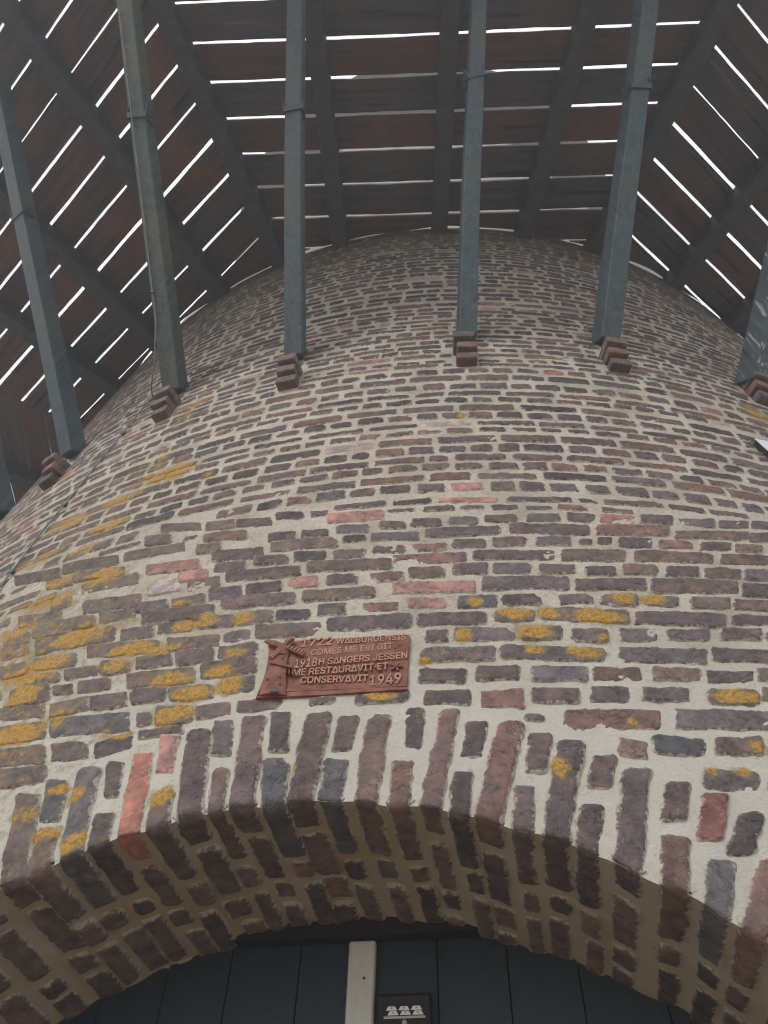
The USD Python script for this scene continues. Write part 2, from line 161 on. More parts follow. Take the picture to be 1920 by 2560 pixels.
TRACED = """
n,0.50,3.505,1.81,3.500,1.86,3.550,0.53,3.555
n,2.07,3.509,3.57,3.510,3.65,3.563,2.13,3.562
n,3.91,3.513,5.48,3.521,5.61,3.578,4.01,3.570
n,5.69,3.525,6.99,3.518,7.16,3.576,5.83,3.582
p,7.16,3.522,8.78,3.530,8.98,3.589,7.33,3.580
n,9.01,3.537,10.49,3.543,10.73,3.600,9.21,3.593
n,10.71,3.538,12.46,3.554,12.73,3.610,10.94,3.592
n,12.63,3.557,14.25,3.582,14.57,3.640,12.91,3.613
n,14.37,3.584,15.79,3.604,16.17,3.665,14.70,3.643
n,-1.10,3.500,0.19,3.494,0.21,3.547,-1.10,3.553
n,-2.51,3.503,-1.33,3.492,-1.34,3.536,-2.54,3.548
n,-2.87,3.433,-0.77,3.422,-0.77,3.473,-2.91,3.484
n,-0.55,3.435,2.68,3.436,2.75,3.490,-0.55,3.489
n,3.04,3.444,6.52,3.440,6.70,3.505,3.13,3.509
r,6.74,3.448,10.04,3.473,10.31,3.538,6.92,3.511
n,10.25,3.460,13.82,3.507,14.13,3.562,10.46,3.511
n,13.71,3.491,15.49,3.521,15.89,3.584,14.04,3.552
n,-2.73,3.367,-1.34,3.358,-1.35,3.401,-2.76,3.411
r,-1.07,3.362,0.40,3.360,0.42,3.402,-1.07,3.405
n,0.60,3.370,2.06,3.368,2.12,3.419,0.63,3.421
n,2.26,3.375,3.68,3.379,3.77,3.431,2.33,3.426
n,4.10,3.381,5.58,3.385,5.70,3.435,4.19,3.430
n,5.87,3.387,6.49,3.392,6.58,3.426,5.96,3.420
n,6.68,3.393,7.36,3.398,7.50,3.443,6.81,3.438
n,7.54,3.386,9.03,3.394,9.27,3.456,7.73,3.447
r,9.25,3.395,10.78,3.408,11.02,3.462,9.46,3.449
n,11.12,3.406,12.57,3.422,12.85,3.475,11.36,3.458
n,12.70,3.422,14.06,3.437,14.35,3.486,12.96,3.470
r,-1.84,3.296,1.17,3.293,1.21,3.349,-1.86,3.352
n,1.40,3.304,4.76,3.304,4.89,3.360,1.45,3.361
n,4.94,3.299,7.62,3.310,7.86,3.380,5.09,3.367
n,7.95,3.314,11.39,3.335,11.71,3.401,8.17,3.376
n,11.63,3.339,15.03,3.379,15.49,3.451,11.96,3.405
r,-2.72,3.219,-1.41,3.217,-1.42,3.263,-2.75,3.265
n,-1.20,3.223,0.24,3.219,0.26,3.279,-1.20,3.283
n,0.55,3.233,1.96,3.231,2.02,3.289,0.58,3.291
n,2.10,3.233,3.64,3.232,3.74,3.290,2.17,3.291
n,3.96,3.235,5.40,3.239,5.51,3.283,4.04,3.279
n,5.73,3.232,6.99,3.238,7.14,3.285,5.85,3.278
n,7.25,3.243,8.68,3.248,8.90,3.303,7.42,3.298
n,9.00,3.247,10.42,3.259,10.67,3.313,9.21,3.300
n,10.57,3.255,12.17,3.269,12.48,3.327,10.83,3.312
n,12.29,3.269,14.03,3.285,14.42,3.348,12.62,3.330
p,-1.82,3.154,1.40,3.145,1.46,3.202,-1.84,3.211
n,1.60,3.155,4.98,3.160,5.13,3.224,1.67,3.218
n,5.14,3.156,7.98,3.173,8.20,3.234,5.29,3.216
n,8.07,3.161,11.72,3.192,12.10,3.266,8.32,3.231
n,11.76,3.183,14.33,3.207,14.79,3.277,12.11,3.249
r,-2.89,3.079,-1.53,3.077,-1.54,3.119,-2.92,3.121
p,-1.21,3.085,0.23,3.083,0.25,3.132,-1.21,3.134
b,0.69,3.079,2.13,3.080,2.20,3.138,0.73,3.137
n,2.29,3.087,3.76,3.089,3.86,3.141,2.36,3.138
n,4.39,3.092,5.71,3.098,5.85,3.146,4.49,3.140
n,5.92,3.095,7.39,3.100,7.57,3.154,6.07,3.147
n,7.58,3.097,8.96,3.107,9.18,3.159,7.77,3.147
n,9.34,3.100,10.99,3.113,11.30,3.175,9.61,3.161
n,11.06,3.113,12.89,3.128,13.23,3.185,11.34,3.168
n,-4.20,3.008,-1.01,3.003,-1.01,3.063,-4.28,3.070
n,-0.86,3.006,1.66,3.005,1.72,3.061,-0.86,3.063
n,1.95,3.019,3.37,3.017,3.47,3.068,2.01,3.070
n,3.53,3.022,6.78,3.017,6.99,3.079,3.65,3.083
n,6.95,3.018,10.35,3.030,10.67,3.094,7.16,3.080
n,10.65,3.046,13.09,3.069,13.38,3.117,10.88,3.092
n,-0.57,2.941,0.21,2.939,0.24,2.991,-0.56,2.992
n,0.44,2.947,2.53,2.940,2.61,2.996,0.47,3.002
n,2.82,2.949,4.19,2.945,4.32,3.001,2.91,3.005
n,4.50,2.941,5.80,2.941,5.96,2.995,4.63,2.995
n,6.18,2.947,7.58,2.952,7.79,3.007,6.36,3.001
n,7.88,2.960,9.51,2.970,9.74,3.019,8.07,3.007
n,9.92,2.977,11.46,2.991,11.73,3.039,10.15,3.024
n,11.62,2.989,13.02,3.001,13.35,3.053,11.91,3.039
n,-0.80,2.866,1.78,2.868,1.85,2.923,-0.80,2.922
n,1.92,2.870,5.46,2.864,5.62,2.918,1.99,2.924
n,5.91,2.868,8.99,2.875,9.26,2.934,6.09,2.926
n,9.15,2.889,12.43,2.907,12.80,2.965,9.41,2.945
d,-0.81,2.795,0.72,2.790,0.76,2.840,-0.81,2.845
n,1.07,2.796,2.48,2.794,2.56,2.848,1.12,2.849
b,2.84,2.793,4.68,2.795,4.82,2.849,2.94,2.846
n,4.88,2.796,6.45,2.803,6.63,2.854,5.02,2.846
n,6.85,2.809,8.49,2.815,8.70,2.862,7.02,2.855
n,8.65,2.808,10.28,2.818,10.53,2.866,8.86,2.855
n,10.43,2.826,11.99,2.836,12.32,2.889,10.71,2.878
n,-0.63,2.723,0.81,2.718,0.85,2.768,-0.62,2.773
r,1.11,2.705,2.49,2.707,2.58,2.766,1.17,2.764
n,2.74,2.722,4.25,2.722,4.37,2.772,2.82,2.772
n,4.59,2.727,5.82,2.729,5.99,2.781,4.73,2.779
n,6.22,2.736,7.79,2.742,7.98,2.787,6.37,2.780
n,8.32,2.736,10.06,2.743,10.34,2.796,8.56,2.788
n,10.25,2.764,11.82,2.771,12.11,2.817,10.49,2.809
r,3.52,2.641,6.52,2.645,6.77,2.710,3.67,2.704
n,6.95,2.651,10.14,2.666,10.51,2.732,7.20,2.715
n,10.37,2.669,11.75,2.676,12.15,2.737,10.72,2.729
n,2.42,2.669,2.99,2.668,3.02,2.687,2.45,2.688
n,4.98,2.571,5.81,2.558,5.99,2.609,5.14,2.623
b,6.02,2.580,7.55,2.574,7.78,2.628,6.22,2.634
n,7.83,2.581,9.35,2.588,9.66,2.646,8.09,2.637
n,9.49,2.589,10.85,2.592,11.20,2.648,9.79,2.644
n,7.07,2.486,8.71,2.488,9.02,2.545,7.32,2.542
n,8.94,2.493,10.25,2.496,10.56,2.546,9.21,2.543
d,-7.56,3.633,-6.17,3.616,-6.26,3.666,-7.68,3.684
n,-5.85,3.625,-4.95,3.615,-5.00,3.653,-5.92,3.663
n,-9.50,3.624,-7.66,3.602,-7.79,3.659,-9.68,3.682
n,-11.18,3.643,-9.55,3.622,-9.77,3.693,-11.45,3.717
n,-13.83,3.707,-11.40,3.655,-11.63,3.716,-14.13,3.772
p,-4.98,3.562,-2.33,3.557,-2.37,3.628,-5.09,3.634
n,-4.45,3.499,-2.98,3.486,-3.02,3.536,-4.52,3.550
n,-6.06,3.496,-4.77,3.485,-4.84,3.533,-6.15,3.545
n,-7.62,3.496,-6.30,3.484,-6.42,3.544,-7.77,3.557
r,-10.95,3.565,-8.69,3.543,-8.85,3.601,-11.17,3.625
n,-14.38,3.630,-12.82,3.609,-13.14,3.682,-14.76,3.707
n,-7.37,3.436,-4.25,3.417,-4.32,3.479,-7.52,3.500
n,-15.19,3.563,-11.78,3.534,-12.04,3.600,-15.58,3.634
n,-4.39,3.356,-3.00,3.349,-3.03,3.394,-4.45,3.402
d,-6.11,3.360,-4.73,3.354,-4.82,3.413,-6.23,3.421
n,-7.94,3.372,-6.30,3.353,-6.41,3.408,-8.09,3.428
n,-11.05,3.497,-9.82,3.490,-10.02,3.549,-11.28,3.558
n,-10.06,3.429,-7.56,3.407,-7.73,3.475,-10.31,3.501
n,-9.00,3.304,-5.65,3.280,-5.76,3.339,-9.20,3.366
n,-5.46,3.294,-1.84,3.273,-1.86,3.333,-5.57,3.356
p,-13.33,3.429,-10.52,3.402,-10.77,3.470,-13.68,3.501
p,-11.36,3.348,-9.87,3.341,-10.07,3.400,-11.61,3.408
n,-9.73,3.363,-8.20,3.350,-8.36,3.408,-9.93,3.422
n,-19.07,3.604,-15.39,3.552,-15.82,3.630,-19.69,3.692
n,-22.69,3.663,-19.00,3.583,-19.55,3.662,-23.50,3.756
n,-16.23,3.483,-14.60,3.464,-14.97,3.533,-16.66,3.555
n,-17.76,3.515,-16.17,3.495,-16.60,3.567,-18.27,3.592
p,-6.03,3.221,-4.87,3.217,-4.96,3.276,-6.15,3.280
n,-4.50,3.221,-3.19,3.215,-3.24,3.268,-4.57,3.275
n,-7.87,3.215,-6.35,3.215,-6.48,3.272,-8.03,3.273
n,-9.49,3.218,-7.98,3.213,-8.16,3.275,-9.71,3.282
n,-11.15,3.217,-9.63,3.214,-9.80,3.262,-11.35,3.266
n,-12.93,3.225,-11.28,3.210,-11.52,3.268,-13.22,3.284
w,-12.63,3.306,-11.06,3.299,-11.38,3.379,-13.02,3.388
n,-10.71,3.280,-9.13,3.279,-9.36,3.348,-10.99,3.351
n,-16.72,3.416,-13.52,3.394,-13.88,3.467,-17.22,3.495
n,-19.52,3.526,-17.70,3.496,-18.16,3.564,-20.07,3.599
n,-5.37,3.151,-2.48,3.143,-2.51,3.200,-5.47,3.209
n,-8.77,3.167,-5.60,3.148,-5.71,3.207,-8.96,3.228
n,-12.24,3.156,-8.90,3.134,-9.13,3.201,-12.58,3.226
n,-15.79,3.288,-12.72,3.255,-13.11,3.335,-16.32,3.373
n,-17.98,3.344,-16.93,3.369,-17.38,3.437,-18.47,3.412
n,-16.18,3.218,-14.70,3.204,-15.09,3.270,-16.63,3.286
n,-4.65,3.078,-3.53,3.075,-3.60,3.133,-4.74,3.137
d,-6.28,3.075,-4.91,3.069,-4.99,3.121,-6.40,3.128
n,-7.87,3.081,-6.36,3.071,-6.50,3.130,-8.05,3.142
n,-9.47,3.088,-7.95,3.076,-8.13,3.137,-9.70,3.150
n,-11.25,3.097,-9.70,3.083,-9.90,3.136,-11.49,3.152
n,-12.89,3.096,-11.35,3.087,-11.62,3.145,-13.21,3.156
n,-14.59,3.215,-12.68,3.200,-12.96,3.258,-14.94,3.276
n,-18.12,3.223,-16.00,3.208,-16.53,3.289,-18.78,3.309
n,-19.61,3.321,-16.84,3.280,-17.33,3.352,-20.26,3.401
n,-6.88,3.007,-4.39,2.994,-4.48,3.057,-7.05,3.072
n,-17.24,3.128,-13.15,3.105,-13.56,3.181,-17.86,3.213
n,-19.77,3.234,-18.10,3.211,-18.64,3.282,-20.41,3.309
n,-8.20,3.006,-7.07,3.010,-7.20,3.057,-8.35,3.053
n,-10.47,3.009,-8.26,2.994,-8.45,3.053,-10.73,3.070
n,-14.15,3.046,-10.75,3.007,-11.04,3.073,-14.58,3.117
n,-16.77,3.049,-14.44,3.023,-14.86,3.092,-17.31,3.122
n,-19.29,3.153,-17.57,3.141,-18.12,3.214,-19.94,3.230
n,-8.17,2.940,-6.61,2.935,-6.76,2.994,-8.37,3.001
n,-9.84,2.935,-8.24,2.935,-8.46,2.999,-10.10,3.000
n,-11.51,2.950,-9.97,2.944,-10.21,3.004,-11.81,3.012
n,-13.06,2.955,-11.68,2.945,-11.97,3.004,-13.40,3.016
n,-14.73,2.967,-13.11,2.955,-13.40,3.008,-15.08,3.022
n,-16.63,2.983,-14.87,2.966,-15.23,3.020,-17.06,3.040
n,-18.44,3.050,-16.98,3.046,-17.48,3.113,-19.01,3.120
n,-8.55,2.869,-6.49,2.870,-6.67,2.939,-8.80,2.939
n,-11.52,2.875,-8.79,2.862,-9.02,2.926,-11.86,2.942
n,-13.70,2.894,-12.19,2.886,-12.50,2.944,-14.07,2.955
n,-16.77,2.899,-14.87,2.893,-15.43,2.977,-17.45,2.987
n,-14.85,2.906,-13.82,2.896,-14.13,2.947,-15.20,2.958
n,-7.55,2.799,-6.37,2.806,-6.54,2.871,-7.75,2.864
n,-9.52,2.802,-7.82,2.794,-8.01,2.850,-9.76,2.860
n,-11.02,2.810,-9.67,2.808,-9.92,2.867,-11.31,2.870
n,-12.65,2.815,-11.14,2.808,-11.44,2.868,-13.00,2.876
n,-14.38,2.821,-12.75,2.823,-13.07,2.879,-14.77,2.878
n,-16.86,2.855,-14.56,2.826,-15.00,2.890,-17.41,2.924
n,-9.71,2.725,-8.36,2.721,-8.59,2.784,-9.99,2.790
n,-8.30,2.727,-7.01,2.730,-7.15,2.778,-8.47,2.776
n,-6.83,2.737,-5.24,2.733,-5.32,2.773,-6.94,2.777
n,-4.39,2.738,-3.51,2.736,-3.54,2.764,-4.44,2.766
n,-2.89,2.728,-1.14,2.742,-1.14,2.778,-2.93,2.764
n,-10.41,2.730,-9.81,2.729,-10.03,2.780,-10.66,2.782
b,-13.86,2.742,-10.62,2.719,-10.96,2.790,-14.37,2.818
n,-16.73,2.761,-14.01,2.743,-14.49,2.814,-17.37,2.838
n,-10.13,2.687,-8.57,2.689,-8.67,2.715,-10.25,2.714
d,-11.53,2.639,-10.24,2.659,-10.52,2.718,-11.86,2.698
n,-13.26,2.657,-11.75,2.647,-12.11,2.710,-13.68,2.722
n,-15.81,2.673,-13.43,2.655,-13.86,2.721,-16.38,2.743
n,-15.13,2.599,-13.00,2.590,-13.40,2.652,-15.64,2.663
"""
VOUS = """
n,l,-2.64,2.460,-1.99,2.458,-1.68,2.698,-2.42,2.702
n,u,-3.49,2.592,-2.81,2.589,-2.66,2.696,-3.37,2.700
b,h,-3.65,2.459,-3.02,2.456,-2.94,2.570,-3.61,2.573
n,l,-4.59,2.485,-3.83,2.481,-3.61,2.712,-4.45,2.718
d,u,-5.47,2.605,-4.84,2.600,-4.96,2.722,-5.64,2.727
b,h,-5.34,2.462,-4.62,2.458,-4.76,2.580,-5.53,2.585
n,l,-6.23,2.459,-5.56,2.455,-5.81,2.718,-6.58,2.725
n,u,-7.31,2.606,-6.65,2.600,-6.86,2.712,-7.56,2.719
n,h,-6.93,2.452,-6.43,2.449,-6.61,2.570,-7.15,2.575
n,l,-7.83,2.444,-7.07,2.438,-7.60,2.694,-8.47,2.703
p,u,-9.05,2.572,-8.40,2.566,-8.66,2.683,-9.35,2.690
n,h,-8.69,2.433,-8.06,2.428,-8.17,2.522,-8.84,2.528
S,l,-9.50,2.406,-8.86,2.401,-9.38,2.637,-10.12,2.645
n,u,-10.53,2.519,-10.00,2.514,-10.38,2.624,-10.96,2.630
n,h,-10.36,2.388,-9.71,2.382,-9.91,2.473,-10.60,2.480
b,l,-11.20,2.373,-10.46,2.367,-11.12,2.615,-11.99,2.626
b,u,-12.50,2.475,-11.72,2.467,-12.16,2.587,-13.00,2.597
n,h,-11.96,2.336,-11.25,2.330,-11.64,2.454,-12.41,2.462
n,l,-12.74,2.325,-11.89,2.317,-12.97,2.557,-13.98,2.569
n,u,-1.25,2.591,-0.69,2.589,-0.63,2.713,-1.22,2.715
r,h,-1.64,2.440,-1.10,2.439,-0.97,2.556,-1.55,2.558
r,l,-0.81,2.435,-0.27,2.434,0.52,2.706,-0.10,2.707
n,u,0.38,2.562,1.02,2.561,1.30,2.665,0.63,2.666
d,h,0.01,2.420,0.54,2.419,0.75,2.524,0.19,2.525
r,l,0.71,2.419,1.45,2.419,2.49,2.664,1.64,2.665
n,u,2.17,2.517,2.83,2.517,3.17,2.630,2.48,2.630
n,h,1.63,2.378,2.14,2.378,2.45,2.489,1.90,2.489
n,l,2.33,2.355,3.04,2.356,4.16,2.611,3.33,2.610
n,u,3.84,2.480,4.55,2.481,4.94,2.567,4.19,2.566
n,h,3.08,2.316,3.70,2.317,4.22,2.443,3.56,2.442
n,l,4.02,2.298,4.74,2.299,5.87,2.538,5.04,2.536
n,u,5.61,2.405,6.33,2.408,6.85,2.506,6.09,2.503
r,h,5.09,2.260,5.83,2.262,6.29,2.373,5.50,2.371
R,u,6.37,2.363,7.08,2.366,7.81,2.481,7.05,2.478
b,h,5.84,2.212,6.54,2.214,7.30,2.324,6.55,2.321
d,u,6.96,2.330,7.69,2.333,8.57,2.437,7.79,2.433
r,l,6.63,2.184,7.35,2.187,8.67,2.333,7.87,2.329
"""

# ------------------------------------------------------------------ tower shape (round, tapering) in metres; axis at the origin
CZ, S, K, RT = 1.6, 6.25, 0.1004, 3.96838
DECK = CZ + S                                   # underside of the gallery planks, 7.85 m
def rad(z): return RT + K * (DECK - np.asarray(z, float))
NN = 1 / math.sqrt(1 + K * K)
def wall(az, z, h=0.0):
    """points of the outer face at azimuth az (radians, 0 faces the viewer) and height z, h metres proud of it"""
    az, z, h = np.broadcast_arrays(np.asarray(az, float), np.asarray(z, float), np.asarray(h, float))
    r = rad(z) + h * NN
    return np.stack([r * np.sin(az), -r * np.cos(az), z + h * K * NN], -1)
AR0, AX, AZC, ARR = -0.1024, 0.1236, -0.6787 + CZ, 1.5399       # door arch: its facing, centre and radius
DY = 3.925                                                       # door plane, metres from the axis
DU = np.array([math.sin(AR0), -math.cos(AR0), 0]); DV = np.array([math.cos(AR0), math.sin(AR0), 0])
def door_pt(X, Y, Z):
    X, Y, Z = np.broadcast_arrays(np.asarray(X, float), np.asarray(Y, float), np.asarray(Z, float))
    return X[..., None] * DV + Y[..., None] * DU + Z[..., None] * np.array([0, 0, 1.0])
HALF = 1.15
SAG = 0.036                                                      # the soffit drops this much towards the door
TH = math.asin(HALF / ARR)
def arch_edge(th):
    """lateral X and height of the arch line at angle th from its crown"""
    th = np.asarray(th, float); w = 0.003 * np.sin(th * 37) + 0.003 * np.sin(th * 71 + 1)
    return AX + (ARR + w) * np.sin(th), AZC + (ARR + w) * np.cos(th)
def az_of(X, Z): return AR0 + np.arcsin(np.clip(np.asarray(X) / rad(Z), -1, 1))
def fb(p, sc, oc=4, seed=0): return meshkit.fbm(np.asarray(p) * sc, oc, seed) - 0.5

LICHEN = np.array([[1.36,3.107,0.025,0.021,1.0],[6.96,3.13,0.041,0.026,0.9],[8.05,3.138,0.049,0.026,0.9],[2.7,3.056,0.051,0.024,1.0],[3.94,3.057,0.036,0.027,1.0],[5.73,3.043,0.086,0.034,1.0],[3.29,2.98,0.055,0.032,1.0],[0.81,2.971,0.026,0.032,1.0],[5.68,2.953,0.018,0.016,0.9],[4.84,2.899,0.059,0.027,0.8],[3.16,2.907,0.028,0.02,1.0],[-0.62,2.869,0.021,0.015,1.0],[9.42,2.768,0.064,0.025,1.0],[5.71,2.668,0.013,0.012,1.0],[9.36,2.611,0.029,0.019,0.8],[8.39,2.539,0.026,0.013,1.0],[7.56,2.535,0.018,0.013,0.8],[-2.07,2.762,0.037,0.022,1.0],[-9.2,2.752,0.06,0.034,1.0],[-8.73,2.822,0.063,0.03,1.0],[-7.39,2.839,0.042,0.033,1.0],[-9.82,2.885,0.078,0.029,0.8],[-8.01,2.894,0.049,0.025,0.8],[-7.54,2.965,0.037,0.023,0.8],[-12.12,3.045,0.09,0.034,0.9],[-10.81,3.022,0.085,0.025,0.8],[-9.99,3.112,0.071,0.031,0.8],[-9.18,3.126,0.042,0.035,0.8],[-7.64,3.111,0.04,0.034,0.8],[-10.8,3.23,0.046,0.021,0.7],[-15.97,3.503,0.105,0.05,0.9],[-18.77,3.439,0.143,0.045,0.9],[-15.25,3.173,0.126,0.052,0.9],[-16.87,3.033,0.13,0.061,0.9],[-16.13,3.067,0.09,0.049,0.9],[-15.74,2.781,0.111,0.042,1.0],[-14.22,2.811,0.089,0.032,0.6],[-16.39,2.941,0.07,0.045,0.9],[-12.51,2.986,0.059,0.029,0.8],[-15.76,4.218,0.155,0.076,0.9],[-18.38,4.345,0.091,0.058,0.35],[-12.64,4.088,0.03,0.03,0.8],[-16.97,4.413,0.046,0.116,0.45],[-17.52,4.858,0.046,0.145,0.45],[-17.19,5.009,0.034,0.103,0.5],[-18.5,4.11,0.115,0.051,0.8],[-22.04,4.07,0.141,0.064,0.8],[-18.04,3.894,0.105,0.045,0.8],[-12.31,2.561,0.037,0.017,1.0],[-12.0,2.434,0.041,0.019,1.0],[-10.88,2.404,0.032,0.025,1.0],[-8.54,2.505,0.025,0.027,1.0],[-11.58,2.536,0.026,0.024,0.9],[-13.21,2.5,0.049,0.024,0.7],[-10.77,2.708,0.03,0.014,0.9],[3.2,2.522,0.018,0.025,0.8],[-4.48,2.563,0.01,0.011,1.0],[1.75,4.328,0.025,0.031,0.9],[-16.83,5.731,0.093,0.103,0.3],[-17.41,6.357,0.183,0.218,0.2],[-20.76,6.884,0.378,0.225,0.2],[22.11,4.753,0.102,0.114,0.7],[-22.16,3.813,0.166,0.063,0.6],[-18.65,3.763,0.105,0.042,0.6],[-18.9,3.557,0.099,0.037,0.7],[-19.64,3.306,0.12,0.042,0.8],[-11.73,2.718,0.039,0.02,0.6],[-13.39,3.187,0.067,0.03,0.5],[0.7,2.522,0.014,0.008,0.4]])
def lichen(az, z):
    az = np.degrees(np.asarray(az, float)); z = np.asarray(z, float); out = np.zeros(az.shape)
    for a, zz, rs, rz, s in LICHEN:
        d = np.hypot((az - a) * math.pi / 180 * 4.45 / (rs * 1.12), (z - zz) / (rz * 1.2))
        out = np.maximum(out, (0.22 + 0.5 * s) * np.clip(1.5 - d * 1.05, 0, 1))
    broad = np.clip((-az - 6) / 12, 0, 1) * np.clip((4.4 - z) / 1.2, 0, 1) * 0.40
    up = np.clip((-az - 13) / 8, 0, 1) * np.clip((5.6 - z) / 1.5, 0, 1) * 0.14
    return np.maximum(out, np.maximum(broad, up))

T_LABEL = 'round tapering mill tower of old purple-brown bricks in pale lime mortar above an arched door'
tower = thing('windmill_tower', T_LABEL, 'windmill')

# ---- the mortar skin: fine where the photo looks, with the arched opening, its soffit and jambs
def build_mortar():
    pts = []
    def grid(a0, a1, z0, z1, step):
        na = max(2, int((a1 - a0) * 4.4 / step)); nz = max(2, int((z1 - z0) / step))
        A, Z = np.meshgrid(np.linspace(a0, a1, na + 1), np.linspace(z0, z1, nz + 1)); return np.c_[A.ravel(), Z.ravel()]
    A0, A1 = math.radians(-62), math.radians(48)
    pts.append(grid(math.radians(-32), math.radians(27), 1.95, 3.75, 0.016))
    pts.append(grid(A0, math.radians(-32.4), 1.95, 3.75, 0.05)); pts.append(grid(math.radians(27.4), A1, 1.95, 3.75, 0.05))
    pts.append(grid(A0, A1, 3.78, DECK + 0.03, 0.034))
    pts.append(grid(A0, A1, 0.0, 1.9, 0.1))
    P = np.vstack(pts)
    X = np.sin(P[:, 0] - AR0) * rad(P[:, 1]); Zp = P[:, 1]
    rr = np.hypot(X - AX, Zp - AZC)
    inside = np.where(Zp > AZC + ARR * math.cos(TH), rr < ARR + 0.012, np.abs(X - AX) < HALF + 0.012)
    P = P[~inside]
    th = np.linspace(-TH, TH, 190); bx, bz = arch_edge(th)
    zj = np.linspace(0, bz[0], 30)[:-1]
    bx = np.r_[np.full(29, bx[0]), bx, np.full(29, bx[-1])]; bz = np.r_[zj, bz, zj[::-1]]
    nb = len(bx); B = np.c_[az_of(bx, bz), bz]
    Q = np.vstack([B, P]); sc = np.array([4.45, 1.0])
    tri = Delaunay(Q * sc).simplices
    c = Q[tri].mean(1); cx = np.sin(c[:, 0] - AR0) * rad(c[:, 1])
    opening = shapely.Polygon(np.c_[bx, bz])
    keep = ~shapely.contains_xy(opening, cx, c[:, 1]); tri = tri[keep]
    # orientation outwards
    base = wall(Q[:, 0], Q[:, 1])
    n = np.cross(base[tri[:, 1]] - base[tri[:, 0]], base[tri[:, 2]] - base[tri[:, 0]])
    flip = (n * base[tri[:, 0]] * [1, 1, 0]).sum(1) < 0; tri[flip] = tri[flip][:, ::-1]
    dist = np.abs(np.hypot(np.sin(Q[:, 0] - AR0) * rad(Q[:, 1]) - AX, Q[:, 1] - AZC) - ARR)
    h = -0.001 + 0.006 * fb(base, 9, 4, 3) + 0.005 * fb(base, 45, 3, 5)
    h *= np.clip(dist / 0.05, 0.0, 1)
    h[:nb] = -0.004
    v = wall(Q[:, 0], Q[:, 1], h)
    li = lichen(Q[:, 0], Q[:, 1]) * 0.86; li[Q[:, 1] < 1.9] = 0
    # soffit and jambs: strips from the arris inwards to the door
    yface = np.sqrt(np.maximum(rad(bz) ** 2 - bx ** 2, 0)); ND = 46
    t = np.linspace(0, 1, ND); t = np.r_[0, 0.012, t[1:]]
    rings = []
    nrm = np.c_[AX - bx, AZC - bz]; nrm[:29] = [1, 0]; nrm[-29:] = [-1, 0]; nrm /= np.linalg.norm(nrm, axis=1)[:, None]
    for k, tt in enumerate(t):
        y = yface + (DY - 0.12 - yface) * tt; p0 = door_pt(bx, y, bz)
        hh = (0.008 * fb(p0, 9, 4, 11) + 0.005 * fb(p0, 45, 3, 12)) * min(1, tt * 12)
        drop = np.r_[np.zeros(29), np.full(nb - 58, SAG), np.zeros(29)] * tt
        rings.append(door_pt(bx + nrm[:, 0] * hh, y, bz - drop + nrm[:, 1] * hh))
    rings[0] = v[:nb]
    V = np.vstack([v] + rings[1:]); nv = len(v); F = [tri]
    def idx(k, i): return i if k == 0 else nv + (k - 1) * nb + i
    i = np.arange(nb - 1)
    for k in range(len(t) - 1):
        a, b, c_, d = idx(k, i), idx(k, i + 1), idx(k + 1, i + 1), idx(k + 1, i)
        F += [np.c_[a, b, c_], np.c_[a, c_, d]]
    li = np.r_[li, np.zeros(len(V) - nv)]
    # the rest of the round: coarse skin round the back
    az = np.linspace(A1 - 0.004, A0 + 2 * math.pi + 0.004, 60); zz = np.linspace(0, DECK + 0.03, 12)
    Ag, Zg = np.meshgrid(az, zz); W = wall(Ag, Zg, -0.004).reshape(-1, 3); o = len(V)
    ii, jj = np.meshgrid(np.arange(11), np.arange(59), indexing='ij'); q = (ii * 60 + jj).ravel() + o
    F += [np.c_[q, q + 1, q + 61], np.c_[q, q + 61, q + 60]]
    V = np.vstack([V, W]); li = np.r_[li, np.zeros(len(W))]
    soffit_brown = np.zeros(len(V)); soffit_brown[nv:o] = 0.55 + 0.9 * fb(V[nv:o], 5, 4, 31); soffit_brown[nv:nv + 2 * nb] *= 0.6  # soffit and jamb mortar mixed unevenly towards brown, less at the arris
    return V, np.vstack(F), li, np.clip(soffit_brown, 0, 0.9)
mv, mf, ml, md = build_mortar()
part(tower, 'mortar_wall', (mv, mf), mortar_mat, smooth=True, prim={'lich': ml, 'soffit_brown': md})
# the body of the mill above the gallery, seen only through the gaps between planks
def ring_mesh(z0, z1, n=72, m=8, back=0.01):
    az = np.linspace(0, 2 * math.pi, n + 1); zz = np.linspace(z0, z1, m)
    A, Z = np.meshgrid(az, zz); W = wall(A, Z, -back).reshape(-1, 3)
    i, j = np.meshgrid(np.arange(m - 1), np.arange(n), indexing='ij'); q = (i * (n + 1) + j).ravel()
    return W, np.vstack([np.c_[q, q + 1, q + n + 2], np.c_[q, q + n + 2, q + n + 1]])
part(tower, 'upper_wall', ring_mesh(DECK + 0.02, DECK + 9.0), upper_mat, smooth=True)
_a = np.linspace(0, 2 * math.pi, 49)[:-1]; _ca = np.c_[np.sin(_a), -np.cos(_a)]
_v = np.vstack([np.c_[4.0 * _ca, np.full(48, DECK + 8.9)], np.c_[3.0 * _ca, np.full(48, DECK + 9.1)], np.c_[1.6 * _ca, np.full(48, DECK + 11.2)], [[0, 0, DECK + 12.0]]])
_i = np.arange(48); _j = (_i + 1) % 48
part(tower, 'cap', (_v, np.vstack([np.c_[_i, 48 + _i, 48 + _j], np.c_[_i, 48 + _j, _j], np.c_[_i, _j, 96 + _j], np.c_[_i, 96 + _j, 96 + _i], np.c_[96 + _i, 96 + _j, np.full(48, 144)]])), upper_mat, smooth=False)

